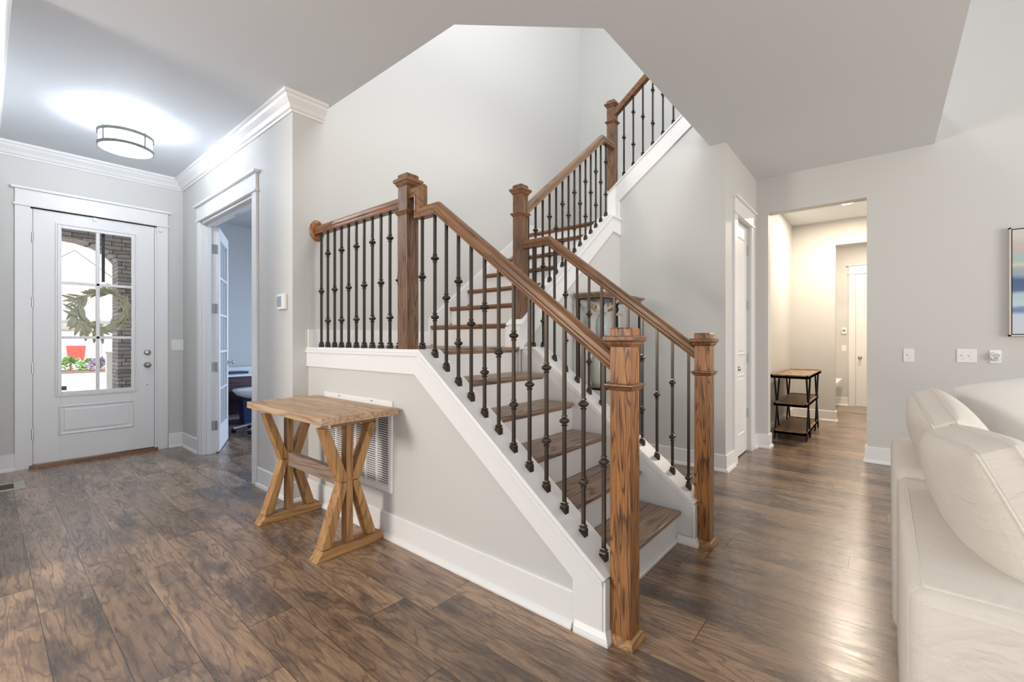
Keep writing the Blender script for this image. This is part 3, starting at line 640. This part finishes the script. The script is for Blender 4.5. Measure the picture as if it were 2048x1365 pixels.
rail([(.855, rb(.855)), (1.975, 1.945), (2.152, 1.945), (2.152, 2.075), (2.205, 2.075)], 0, BX, r1, 'rail_y')
for i in range(12):
    y = .908+.0988*i; baluster(r1, BX, y, ztop(y), min(rb(y), 1.945)+.012-ztop(y), i % 2 == 1, 'y+')
baluster(r1, BX, 2.109, LZ, 1.945+.01-LZ, False, 'flat')
r2 = thing('stair_railing', (BX, 2.8, LZ), 'short level oak and iron railing from the wall rosette to the landing newel', 'railing', 'stair railings')
rail([(2.285, 2.038), (YB-.02, 2.038)], 0, BX, r2, 'oak_y')
rz_ = MB().lathe([(0, 0), (.068, 0), (.070, .006), (.062, .014), (.05, .018), (0, .02)], n=32); q = Matrix.Rotation(PI/2, 3, 'X'); rz_.v = [(v[0]*.85, v[1]*1.18, v[2]) for v in rz_.v]
rz_.v = [tuple(q @ V(v) + V((BX, YB, 2.072))) for v in rz_.v]; rz_.obj('rosette', 'oak_z', r2, smooth=False)
for i, y in enumerate((3.33, 3.231, 3.13, 3.033, 2.934, 2.833, 2.734, 2.635, 2.535, 2.435, 2.336)): baluster(r2, BX, y, LZ, 2.045-LZ, i % 2 == 1, 'flat')
BX2 = 2.785
r3 = thing('stair_railing', (BX2, 1.4, ztop(1.4)), 'oak and iron railing on the right side of the lower flight', 'railing', 'stair railings')
rail([(.872, rb(.872)), (1.975, 1.947), (2.205, 1.947)], 0, BX2, r3, 'rail_y')
for i in range(11):
    y = .922+.0993*i; baluster(r3, BX2, y, ztop(y), rb(y)+.012-ztop(y), i % 2 == 1, 'foot' if i == 0 else 'y+')
for y, d in ((2.02, True), (2.115, False)): baluster(r3, BX2, y, LZ, 1.957-LZ, d, 'flat')
BY = 2.246
r4 = thing('stair_railing', (3.5, BY, c2(3.5)), 'oak and iron railing rising along the middle flight', 'railing', 'stair railings')
rb2 = lambda x: 2.275 + .80*(x-2.889)
rail([(2.825, rb2(2.825)), (4.135, rb2(4.135)), (4.365, rb2(4.135))], 1, BY, r4, 'rail_x')
for i in range(14):
    x = 2.886+.1015*i
    if x < 4.2: baluster(r4, x, BY, c2(x), min(rb2(x), rb2(4.135))+.012-c2(x), i % 2 == 1, 'x+')
baluster(r4, 4.212, BY, c2(4.21), rb2(4.135)-c2(4.21)+.01, True, 'x+')
r5 = thing('stair_railing', (4.404, 1.8, zs(1.8)), 'oak and iron railing on the highest flight, cut off by the ceiling', 'railing', 'stair railings')
rb3 = lambda y: 3.645 + .735*(2.224-y)
rail([(1.0, rb3(1.0)), (2.23, rb3(2.23))], 0, 4.404, r5, 'rail_y')
for i in range(11):
    y = 2.133-.1056*i; baluster(r5, 4.404, y, zs(y), rb3(y)+.012-zs(y), i % 2 == 1, 'y-')

# ------------------------------------------------------------------ trestle table
tb = thing('console_table', (1.375, 2.72, 0), 'small rustic pine trestle table standing against the half wall', 'table')
tx0, tx1, ty0, ty1, tz = 1.118, 1.592, 2.212, 3.205, .8155
m = MB(); m.box(tx0, tx1, ty0, ty0+.085, tz-.04, tz).box(tx0, tx1, ty1-.085, ty1, tz-.04, tz)
for k in range(3):
    a = tx0+(tx1-tx0)*k/3; m.box(a+.001, tx0+(tx1-tx0)*(k+1)/3-.001, ty0+.0865, ty1-.0865, tz-.04, tz-.001)
m.obj('tabletop', 'pine_y', tb, bevel=.003)
cxm = 1.372
for yc in (2.405, 3.175):
    fr_ = tag(MB().prism([(tx0+.075, tz-.04), (tx1-.03, tz-.04), (tx1-.075, tz-.085), (tx0+.12, tz-.085)], 1, yc-.04, yc+.04).obj('top_rail', 'pine_x', tb, bevel=.003))
    MB().prism([(1.165, 0), (1.60, 0), (1.575, .052), (1.205, .052)], 1, yc-.042, yc+.042).obj('foot', 'pine_x', tb, bevel=.003)
    MB().box(cxm-.021, cxm+.021, yc-.03, yc+.03, .052, tz-.085).obj('centre_post', 'pine_z', tb, bevel=.003)
    zm = .405
    for sgn in (-1, 1):
        for (xa, za, xb, zb_) in ((cxm+sgn*.142, .056, cxm+sgn*.034, zm-.002), (cxm+sgn*.034, zm+.002, cxm+sgn*.150, tz-.089)):
            hx = .029
            MB().prism([(xa-hx, za), (xa+hx, za), (xb+hx*.75, zb_), (xb-hx*.75, zb_)], 1, yc-.036, yc+.036).obj('brace', 'pine_z', tb, bevel=.003)
MB().box(cxm-.021, cxm+.019, 2.445, 3.135, .36, .45).obj('stretcher', 'pine_grey', tb, bevel=.003)
for (x, y) in ((tx0-.002, ty0+.04), (tx0-.002, ty1-.04)):
    MB().lathe([(0, 0), (.006, 0), (.006, .006), (0, .006)], n=10).v
tag(MB().box(tx0+.035, tx0+.05, ty0-.004, ty0, tz-.055, tz-.038).obj('metal_bracket', 'steel', tb))

# ------------------------------------------------------------------ return air vent
vt = thing('return_air_grille', (XK, 2.72, .28), 'large white louvred return air grille on the half wall behind the table', 'vent')
y0, y1, z0, z1 = 2.305, 3.135, .28, .845
m = MB(); fwid = .04
for (a, b, c_, d_) in ((y0, y0+fwid, z0, z1), (y1-fwid, y1, z0, z1), (y0+fwid, y1-fwid, z0, z0+fwid), (y0+fwid, y1-fwid, z1-fwid, z1)): m.box(XK-.012, XK, a, b, c_, d_)
m.obj('grille_frame', 'plate', vt, bevel=.003)
MB().box(XK-.003, XK-.0005, y0+fwid, y1-fwid, z0+fwid, z1-fwid).obj('grille_back', 'dark', vt)
sl_ = MB(); nsl = 34
for k in range(nsl):
    zz = z0+fwid+(z1-z0-2*fwid)*(k+.5)/nsl
    sl_.add([(XK-.0095, y0+fwid, zz-.004), (XK-.0095, y1-fwid, zz-.004), (XK-.004, y1-fwid, zz+.002), (XK-.004, y0+fwid, zz+.002), (XK-.0088, y0+fwid, zz-.005), (XK-.0088, y1-fwid, zz-.005), (XK-.003, y1-fwid, zz+.001), (XK-.003, y0+fwid, zz+.001)], [(0, 1, 2, 3), (7, 6, 5, 4), (0, 4, 5, 1), (3, 2, 6, 7)])
sl_.obj('louvres', 'plate', vt)
m = MB()
for k in range(1, 6): yy = y0+fwid+(y1-y0-2*fwid)*k/6; m.box(XK-.0115, XK-.002, yy-.009, yy+.009, z0+fwid, z1-fwid)
m.obj('grille_bars', 'plate', vt)
for yy in (2.52, 2.92): MB().box(XK-.016, XK-.012, yy-.012, yy+.012, z1-.016, z1-.010).obj('grille_latch', 'steel', vt)

# ------------------------------------------------------------------ wall plates and devices
def plate(name, x, y, z, axis, w_, h_, n, label, cat='light switch', group=None):
    t_ = thing(name, (x, y, z), label, cat, group)
    m = MB(); m.box(x-.007, x, y-w_/2, y+w_/2, z-h_/2, z+h_/2) if axis == 0 else m.box(x-w_/2, x+w_/2, y-.007, y, z-h_/2, z+h_/2)
    m.obj('wall_plate', 'plate', t_, bevel=.002)
    for k in range(n):
        o_ = (k-(n-1)/2)*.046
        b = MB(); b.box(x-.017, x-.007, y-o_-.005, y-o_+.005, z-.004, z+.012) if axis == 0 else b.box(x+o_-.005, x+o_+.005, y-.017, y-.007, z-.004, z+.012)
        b.obj('toggle', 'plate', t_)
        s_ = MB()
        for dz in (-.033, .033):
            s_.box(x-.0078, x-.007, y-o_-.003, y-o_+.003, z+dz-.003, z+dz+.003) if axis == 0 else s_.box(x+o_-.003, x+o_+.003, y-.0078, y-.007, z+dz-.003, z+dz+.003)
        s_.obj('screws', 'steel', t_)
    return t_
plate('light_switch', 1.449, YF, 1.162, 1, .118, .125, 2, 'white double light switch on the wall right of the front door')
plate('light_switch', XR, -.174, 1.074, 0, .078, .125, 1, 'white single light switch on the wall just right of the hallway opening')
plate('light_switch', XR, -.563, 1.078, 0, .128, .122, 2, 'white double light switch above the sofa, between the single switch and the smoke detector')
plate('light_switch', 10.3, .584, 1.066, 0, .074, .12, 1, 'small white switch on the far hallway wall beside the door, below the thermostat')
sd = thing('plug_in_alarm', (XR, -.739, 1.074), 'white round plug in alarm on a square wall plate, below the painting', 'alarm')
MB().box(XR-.007, XR, -.775, -.703, 1.016, 1.132).obj('wall_plate', 'plate', sd, bevel=.002)
m = MB().lathe([(0, 0), (.036, 0), (.036, .025), (.031, .034), (0, .036)], n=32); q = Matrix.Rotation(-PI/2, 3, 'Y'); m.v = [tuple(q @ V(v)+V((XR-.007, -.739, 1.076))) for v in m.v]; m.obj('alarm_body', 'plate', sd, smooth=False)
def arc(cy, cz, r, a0, a1, th, x):
    n = 14; vs = []; 
    for i in range(n+1):
        a = a0+(a1-a0)*i/n
        for rr_ in (r-th/2, r+th/2): vs.append((x, cy-rr_*math.cos(a), cz+rr_*math.sin(a)))
    return MB().add(vs, [(2*i, 2*i+1, 2*i+3, 2*i+2) for i in range(n)])
arc(-.739, 1.070, .026, .5, PI-.5, .004, XR-.0435).obj('alarm_print', 'ink', sd)
arc(-.739, 1.062, .020, .55, PI-.55, .003, XR-.0435).obj('alarm_print', 'ink', sd)
arc(-.739, 1.062, .0095, 0, 2*PI, .004, XR-.0435).obj('alarm_print', 'ink', sd)
th = thing('thermostat', (XO, 3.55, 1.51), 'white box thermostat on the wall between the office door and the stairs', 'thermostat')
MB().box(XO-.028, XO, 3.49, 3.625, 1.455, 1.575).obj('thermostat_body', 'plate', th, bevel=.008)
MB().box(XO-.029, XO-.027, 3.535, 3.61, 1.475, 1.555).obj('screen', 'lcd', th)
th2 = thing('thermostat', (10.3, .584, 1.39), 'small white thermostat with grey screen on the far hallway wall', 'thermostat')
MB().box(10.28, 10.3, .545, .623, 1.335, 1.445).obj('thermostat_body', 'plate', th2, bevel=.004)
MB().box(10.278, 10.281, .56, .608, 1.375, 1.415).obj('screen', 'lcd', th2)
# painting
pt = thing('framed_painting', (XR, -1.3, 1.252), 'large blue and pastel abstract seascape in a pale frame on the right wall', 'painting')
m = MB(); a0, a1, c0, c1 = -2.05, -.815, 1.252, 2.181
m.box(XR-.045, XR, a1-.012, a1, c0, c1).box(XR-.045, XR, a0, a0+.012, c0, c1).box(XR-.045, XR, a0, a1, c0, c0+.012).box(XR-.045, XR, a0, a1, c1-.012, c1)
m.obj('picture_frame', paint('pale_frame', (0.62, 0.56, 0.50), .5, 0), pt)
MB().box(XR-.02, XR-.002, a0+.012, a1-.012, c0+.012, c1-.012).obj('frame_gap', 'dark', pt)
MB().box(XR-.036, XR-.02, a0+.02, a1-.02, c0+.02, c1-.02).obj('canvas', 'art', pt, origin=(XR, -1.4, c0))
# floor register
fr = thing('floor_register', (.1, 5.56, 0), 'beige floor register at the left edge by the front wall', 'floor vent')
m = MB().box(-.22, .238, 5.425, 5.465, 0, .006).box(-.22, .238, 5.665, 5.705, 0, .006).box(.175, .238, 5.465, 5.665, 0, .006).box(-.22, -.16, 5.465, 5.665, 0, .006).box(.0, .03, 5.465, 5.665, 0, .006)
m.obj('register_frame', 'beige', fr)
MB().box(-.16, .175, 5.465, 5.665, .0005, .0015).obj('register_opening', 'dark', fr)
m = MB()
for k in range(6): yy = 5.475+k*.034; m.box(-.16, .175, yy, yy+.012, .0015, .004)
m.obj('register_slats', metal('bronze_slat', (0.16, 0.12, 0.07), .5, .3), fr)

# ------------------------------------------------------------------ etagere with vases under the stairs
et = thing('etagere', (3.8, 2.0, 0), 'tall black metal shelf table with brown wooden top under the middle flight', 'shelf table')
ex0, ex1, ey0, ey1, ez = 3.42, 4.27, 1.84, 2.15, 1.640
MB().lathe([(0, ez-.045), (.42, ez-.045), (.46, ez-.035), (.48, ez-.02), (.5, ez-.012), (.5, ez), (0, ez)], n=4, rot=PI/4).v
m = MB()
for ins, za, zb_ in ((.03, ez-.045, ez-.03), (.015, ez-.03, ez-.018), (0, ez-.018, ez)): m.box(ex0+ins, ex1-ins, ey0+ins, ey1-ins*0, za, zb_)
m.obj('wooden_top', 'etwood', et, bevel=.003)
for lx in (ex0+.05, ex1-.05):
    for ly in (ey0+.04, ey1-.03):
        MB().tube([(lx, ly, 0), (lx, ly, ez-.045)], .012, 10).tube([(lx, ly, ez-.12), (lx, ly, ez-.09)], .017, 10).tube([(lx, ly, ez-.06), (lx, ly, ez-.045)], .018, 10).obj('leg', 'black', et)
for zz in (1.245, .80):
    m = MB(); a, b, c_, d_ = ex0+.05, ex1-.05, ey0+.04, ey1-.03
    m.box(a, b, c_-.01, c_+.01, zz-.02, zz).box(a, b, d_-.01, d_+.01, zz-.02, zz).box(a-.01, a+.01, c_, d_, zz-.02, zz).box(b-.01, b+.01, c_, d_, zz-.02, zz)
    m.obj('shelf_frame', 'black', et)
    MB().box(a+.01, b-.01, c_+.01, d_-.01, zz-.008, zz-.001).obj('shelf', 'glass' if zz > 1 else 'etwood', et)
m = MB().box(ex0+.05, ex1-.05, ey0+.04, ey1-.03, ez-.055, ez-.046); m.obj('under_frame', 'black', et)
for lx in (ex0+.05,):
    MB().tube([(lx, ey0+.04, 1.22), (lx+.38, ey0+.04, .80)], .006, 6).tube([(lx+.38, ey0+.04, .80), (ex1-.05, ey0+.04, 1.22)], .006, 6).obj('cross_brace', 'black', et)
def vase(cx, cy, z, h, r, mat, label):
    v_ = thing('vase', (cx, cy, z), label, 'vase')
    prof = [(0, 0), (r*.75, 0), (r*.95, h*.15), (r, h*.5), (r*.92, h*.8), (r*.62, h*.92), (r*.68, h), (r*.60, h), (r*.55, h*.92), (r*.84, h*.78), (r*.92, h*.5), (r*.86, h*.16), (r*.6, .012), (0, .012)]
    MB().lathe(prof, cx, cy, 28, cz=z).obj('glass_body', mat, v_, smooth=True); return v_
vx, vy = 3.66, 1.99
vase(vx, vy, 1.2455, .205, .06, 'vase', 'pale blue green glass vase holding dried pampas on the upper shelf')
vase(3.60, 2.01, .80, .30, .058, 'vase_pale', 'pale green glass vase on the lower shelf of the black shelf table')
pp = thing('pampas_bouquet', (vx, vy, 1.27), 'dried cream pampas plumes spreading from the blue green vase', 'dried flowers')
rnd = random.Random(5)
stm = MB(); plm = MB()
for i in range(11):
    a = 2*PI*i/11+rnd.uniform(-.2, .2); sp = rnd.uniform(.07, .19); top = V((vx+math.cos(a)*sp, vy+math.sin(a)*sp*.7, 1.45+rnd.uniform(.0, .13)))
    p0 = V((vx, vy, 1.26)); pm = V((vx+math.cos(a)*.025, vy+math.sin(a)*.025, 1.44)); stm.tube([p0, pm, (pm+top)/2+V((0, 0, .015)), top], .002, 5)
    dd = (top-pm).normalized(); tip = top+dd*.06+V((0, 0, -.03 if sp > .1 else .02))
    for k in range(14):
        f_ = k/14; bpt = (pm*.35+top*.65).lerp(tip, f_); d2 = (dd+V((rnd.uniform(-1, 1), rnd.uniform(-1, 1), rnd.uniform(-.8, .8)))*.55)
        leaf(plm, bpt, d2, (rnd.random(), rnd.random(), 1), .06*(1-.4*f_), .016)
stm.obj('stems', 'pampas', pp); plm.obj('plumes', 'pampas', pp)

# ------------------------------------------------------------------ hall side table
ht = thing('side_table', (6.9, .88, 0), 'three tier wood side table with crossed black metal legs in the hallway', 'side table')
hx0, hx1, hy0, hy1 = 6.24, 7.62, .69, 1.08
for nm, zz, ins in (('tray_top', .80, 0), ('shelf', .455, .06), ('shelf', .115, .06)):
    m = MB().box(hx0+ins, hx1-ins, hy0+ins*.4, hy1-ins*.4, zz-.045, zz-.012)
    frame_ = [(hx0+ins, hx0+ins+.02, hy0+ins*.4, hy1-ins*.4), (hx1-ins-.02, hx1-ins, hy0+ins*.4, hy1-ins*.4), (hx0+ins, hx1-ins, hy0+ins*.4, hy0+ins*.4+.02), (hx0+ins, hx1-ins, hy1-ins*.4-.02, hy1-ins*.4)]
    for f4 in frame_: m.box(*f4, zz-.045, zz)
    m.obj(nm, 'mango', ht, bevel=.002)
for yy in (hy0+.028, hy1-.028):
    for xa in (hx0+.09, hx1-.43):
        MB().tube([(xa, yy, 0), (xa+.34, yy, .76)], .011, 8).obj('leg', 'black', ht)
        MB().tube([(xa+.34, yy, 0), (xa, yy, .76)], .011, 8).obj('leg', 'black', ht)
# recessed downlight
dl = thing('recessed_light', (7.267, .38, 3.01), 'glowing recessed ceiling light in the hallway', 'recessed light')
MB().lathe([(.06, 0), (.085, 0), (.085, -.006), (.06, -.004), (.06, 0)], 7.267, .38, 28, cz=3.01).obj('trim_ring', 'plate', dl)
MB().lathe([(0, -.001), (.06, -.001), (.06, -.003), (0, -.003)], 7.267, .38, 28, cz=3.01).obj('lens', 'downlight', dl)
area_light('hall_lamp', (7.267, .38, 2.995), (7.267, .38, 0), .12, .12, 38, (1.0, 0.86, 0.69))
area_light('mudroom_lamp', (9.3, .2, 2.98), (9.3, .2, 0), .15, .15, 25, (1.0, 0.86, 0.69))
# bench in far room
bn = thing('bench', (9.6, .86, 0), 'white built in bench seen through the far opening of the hallway', 'bench')
MB().box(9.0, 10.1, .60, 1.118, .47, .52).obj('bench_seat', 'trim', bn, bevel=.003)
MB().prism([(.62, .47), (1.12, .47), (1.12, .1)], 0, 9.05, 9.09).obj('bracket', 'trim', bn)
MB().prism([(.62, .47), (1.12, .47), (1.12, .1)], 0, 10.0, 10.04).obj('bracket', 'trim', bn)
bk = thing('storage_basket', (9.6, .9, 0), 'white slatted basket under the far bench', 'basket')
MB().box(9.3, 9.9, .68, 1.1, .006, .36).obj('basket_body', 'white_gloss', bk, bevel=.01)
for k in range(3): MB().box(9.295, 9.3, .70, 1.08, .06+.1*k, .10+.1*k).obj('slat', 'plate', bk)

# ------------------------------------------------------------------ office furniture
dk = thing('desk', (2.8, 7.3, 0), 'dark brown desk with pale top in the office', 'desk')
MB().box(2.05, 3.6, 6.75, 7.55, .72, .745).obj('desktop', 'white_gloss', dk, bevel=.003)
MB().box(2.07, 3.58, 6.77, 6.79, .52, .72).obj('drawer_front', 'desk', dk)
for lx in (2.08, 3.5):
    for ly in (6.79, 7.47): MB().box(lx, lx+.06, ly, ly+.06, .011, .72).obj('leg', 'desk', dk)
MB().box(2.07, 3.58, 7.5, 7.53, .1, .72).obj('back_panel', 'desk', dk)
tag(MB().box(2.1, 3.6, 7.62, 7.90, 0, .80).obj('storage_cabinet', 'trim', bevel=.004), 'low white cabinet behind the desk in the office', 'cabinet')
tag(MB().box(2.15, 2.45, 6.95, 7.2, .745, .775).obj('folder', 'bluegrey', bevel=.004), 'blue folder lying on the office desk', 'folder')
ch = thing('office_chair', (2.36, 6.42, 0), 'white molded office chair with chrome base on the dark rug', 'office chair')
MB().lathe([(0, .45), (.12, .455), (.23, .50), (.28, .56), (.27, .575), (.2, .56), (.1, .55), (0, .55)], 2.36, 6.42, 24).obj('seat_shell', 'white_gloss', ch, smooth=True)
MB().tube([(2.36, 6.42, .10), (2.36, 6.42, .46)], .025, 10).obj('gas_column', 'black', ch)
for k in range(5):
    a = 2*PI*k/5+.3; p1_ = (2.36+.26*math.cos(a), 6.42+.26*math.sin(a), .07)
    MB().tube([(2.36, 6.42, .12), p1_], .018, 8).obj('base_arm', 'chrome', ch)
    MB().lathe([(0, 0), (.026, .008), (.03, .028), (.026, .048), (0, .056)], p1_[0], p1_[1], 12, cz=.012).obj('castor', 'black', ch, smooth=True)
bn2 = thing('waste_bin', (2.5, 7.1, 0), 'dark blue tapered bin standing by the office desk', 'bin')
MB().lathe([(0, .012), (.12, .012), (.155, .36), (.16, .37), (.15, .372), (.115, .03), (0, .03)], 2.5, 7.1, 4, PI/4).obj('bin_body', 'bluegrey', bn2, bevel=.01)
MB().box(2.44, 2.56, 6.983, 6.988, .30, .312).obj('bin_handle', 'chrome', bn2)
tag(MB().box(1.75, 3.9, 6.46, 7.6, 0, .011).obj('rug', 'rug'), 'dark patterned rug under the office desk', 'rug')

# ------------------------------------------------------------------ sofa
sf = thing('sofa', (2.2, -.5, 0), 'cream slipcovered sofa seen from behind its arm', 'sofa')
ZS = .69; sx0, sx1, sy1 = 1.285, 3.12, -.035
def softbox(x0, x1, y0, y1, z0, z1, name, parent, mat, r=.05):
    o = MB().box(x0, x1, y0, y1, z0, z1).obj(name, mat, parent, bevel=r, segs=4); 
    for p in o.data.polygons: p.use_smooth = True
    return o
softbox(sx0+.012, 2.33, sy1-.26, sy1, .06, ZS, 'sofa_back', sf, 'linen', .035)
softbox(2.30, sx1, sy1-.30, sy1+.012, .06, ZS+.03, 'sofa_end_back', sf, 'linen', .05)
softbox(sx0, sx0+.27, sy1-1.05, sy1-.005, .06, ZS-.003, 'sofa_arm', sf, 'linen', .035)
softbox(sx1-.3, sx1, sy1-1.05, sy1-.2, .06, ZS+.02, 'sofa_arm', sf, 'linen', .05)
softbox(sx0+.25, sx1-.28, sy1-1.05, sy1-.24, .1, .42, 'sofa_base', sf, 'linen', .03)
softbox(sx0+.25, sx1-.28, sy1-1.08, sy1-.24, .42, .52, 'seat_cushion', sf, 'linen', .04)
for lx in (sx0+.06, sx1-.1):
    for ly in (sy1-.08, sy1-.95): MB().box(lx, lx+.05, ly, ly+.05, 0, .07).obj('leg', 'desk', sf)
MB().tube([(sx0+.03, sy1-.028, ZS-.004), (2.31, sy1-.028, ZS-.004)], .004, 6).tube([(sx0+.03, sy1-.028, ZS-.004), (sx0+.03, sy1-1.02, ZS-.007)], .004, 6).obj('piping', 'linen', sf)
def pillow(name, loc, rot, W, H, T, label, mat='linen', welt=True, group=None, corner=.5):
    t_ = thing(name, loc, label, 'cushion', group); t_.rotation_euler = rot
    n = 22; m = MB(); top = []; idx = {}
    def se(x): return math.copysign(abs(x)**1.0, x)
    band = .034 if welt else .004
    for s_ in (1, -1):
        for i in range(n+1):
            for j in range(n+1):
                u_ = -1+2*i/n; v_ = -1+2*j/n; uu = math.sin(u_*PI/2); vv_ = math.sin(v_*PI/2)
                e = (max(0, 1-abs(uu)**2.6))**.5 * (max(0, 1-abs(vv_)**2.6))**.5
                rc = 1-.06*(abs(uu)*abs(vv_))**4 - .035*(1-vv_**2)*(abs(uu)**6) - .035*(1-uu**2)*(abs(vv_)**6)
                m.v.append((uu*W/2*rc, s_*(band+e*(T/2-band)), vv_*H/2*rc))
    N = (n+1)*(n+1)
    for s_ in (0, 1):
        for i in range(n):
            for j in range(n):
                a = s_*N+i*(n+1)+j; m.f.append((a, a+n+1, a+n+2, a+1) if s_ else (a, a+1, a+n+2, a+n+1))
    border = [(i, 0) for i in range(n)]+[(n, j) for j in range(n)]+[(n-i, n) for i in range(n)]+[(0, n-j) for j in range(n)]
    ids = [i*(n+1)+j for i, j in border]
    for k in range(len(ids)): a, b = ids[k], ids[(k+1) % len(ids)]; m.f.append((a, b, N+b, N+a))
    o = m.obj('cushion_body', mat, None); o.parent = t_; o.location = (0, 0, 0)
    for p in o.data.polygons: p.use_smooth = True
    if welt:
        for s_ in (0, 1):
            pts = [V(m.v[s_*N+i]) for i in ids]; pts.append(pts[0]); w_ = MB().tube(pts, .0045, 5).obj('welt', mat, None); w_.parent = t_; w_.location = (0, 0, 0)
    return t_
R_ = math.radians
pillow('back_cushion', (1.80, -.275, .70), (R_(-24), R_(5), R_(4)), .74, .56, .26, 'cream back cushion with double welt nearest the viewer on the sofa', group='cream sofa back cushions')
pillow('back_cushion', (2.56, -.245, .71), (R_(-22), R_(-6), R_(3)), .66, .56, .25, 'cream back cushion farther along the sofa, half hidden by the nearest one', group='cream sofa back cushions')
pillow('throw_pillow', (2.88, -.50, .80), (R_(-6), R_(14), R_(42)), .58, .54, .18, 'white throw pillow leaning in front of the cream cushions on the sofa', 'cotton', False)

# ------------------------------------------------------------------ outside the front door
struct('ground', MB().box(-40, 40, YF+.15, 80, -.35, -.22), 'concrete', 'pale paving outside the front door', 'ground')
struct('floor_porch', MB().box(-2, 1.6, YF+.15, 9.0, -.22, -.02), 'concrete', 'porch slab', 'floor')
an = [(1.18, 2.277), (1.15, 2.32), (1.075, 2.395), (.967, 2.465), (.8, 2.51), (.6, 2.53), (.3, 2.53), (0, 2.49), (-.2, 2.40), (-.32, 2.277)]
pol = [(-1.2, -.2), (-.32, -.2)] + an[::-1] + [(1.18, -.2), (1.61, -.2), (1.61, 3.3), (-1.2, 3.3)]
struct('wall_porch', MB().prism(pol, 1, 7.9, 8.3), 'stone', 'stacked stone porch arch seen through the door glass')
nb = thing('neighbour_house', (3.5, 31, -.22), 'pale gabled house across the street seen through the door glass', 'house')
MB().prism([(-.6, -.22), (6.6, -.22), (6.6, 2.6), (3.0, 5.7), (-.6, 2.6)], 1, 31, 38).obj('wall', 'siding', nb)
MB().prism([(-1, 2.3), (3.0, 5.72), (7, 2.3), (7, 2.65), (3.0, 6.05), (-1, 2.65)], 1, 30.95, 38.2).obj('roof', 'roof', nb)
m = MB().box(2.75, 3.3, 30.93, 31, 4.45, 5.15); m.obj('window', 'trim', nb)
MB().box(2.80, 3.0, 30.91, 30.93, 4.5, 5.1).box(3.05, 3.25, 30.91, 30.93, 4.5, 5.1).obj('louvre', 'siding', nb)
MB().box(1.5, 6.6, 30.9, 31, 2.2, 2.85).obj('siding_band', 'sidingblue', nb)
MB().box(1.5, 6.6, 30.85, 31, 1.75, 2.0).obj('stone_band', 'stone', nb)
MB().box(2.2, 3.6, 30.9, 31, -.22, 1.65).obj('garage_door', 'white_gloss', nb)
MB().box(4.0, 4.8, 30.9, 31, -.2, 1.7).obj('house_door', 'sidingblue', nb)
def shrub(name, x, y, r, mat, label, seed, n=260, zz=-.22):
    rr = random.Random(seed); m = MB()
    for i in range(n):
        a = rr.uniform(0, 2*PI); el = rr.uniform(-.1, 1)*PI/2; q_ = r*rr.uniform(.6, 1)
        p = V((x+q_*math.cos(a)*math.cos(el), y+q_*math.sin(a)*math.cos(el), zz+r*.35+q_*math.sin(el)*1.0))
        leaf(m, p, (math.cos(a)+rr.uniform(-.5, .5), math.sin(a), math.sin(el)+rr.uniform(-.3, .6)), (rr.uniform(-1, 1), -1, .5), r*.32, r*.16)
    t_ = thing(name, (x, y, zz), label, 'shrub'); m.obj('foliage', mat, t_)
    MB().tube([(x, y, zz), (x, y, zz+r*.6)], r*.06, 6).obj('stem', 'mulch', t_); return t_
shrub('green_shrub', 2.55, 27.8, .46, 'green', 'green flowering shrub at the left in the bed across the street', 1)
shrub('green_shrub', 3.35, 29.0, .38, 'green', 'low green shrub behind the purple one across the street', 2)
shrub('purple_shrub', 3.5, 27.4, .44, 'purple', 'purple leaved shrub in the bed across the street', 3)
shrub('purple_shrub', 1.75, 27.0, .30, 'purple', 'small lilac shrub at the left edge of the door glass', 4)
shrub('green_shrub', 4.5, 27.2, .34, 'green', 'small green shrub beside the middle glazing bar', 5)
struct('ground_bed', MB().box(1.5, 5, 26.6, 29.2, -.22, -.16), 'mulch', 'mulched bed across the street', 'ground')
rc = thing('garden_chair', (2.95, 29.6, -.22), 'small red chair in front of the house across the street', 'chair')
MB().box(2.7, 3.2, 29.5, 29.95, .3, .36).obj('seat', 'red', rc); MB().prism([(2.65, .36), (3.25, .36), (3.3, .95), (2.6, .95)], 1, 29.93, 29.98).obj('backrest', 'red', rc)
for a in (2.72, 3.12):
    for b in (29.52, 29.9): MB().box(a, a+.05, b, b+.05, -.22, .3).obj('leg', 'red', rc)
pl = thing('porch_pillar', (1.5, 10.6, -.22), 'low white pillar outside the door beside the stone column', 'pillar')
MB().box(1.42, 1.56, 10.5, 10.64, -.22, .98).obj('pillar_body', 'trim', pl); MB().box(1.40, 1.58, 10.48, 10.66, .98, 1.01).obj('pillar_cap', 'trim', pl)
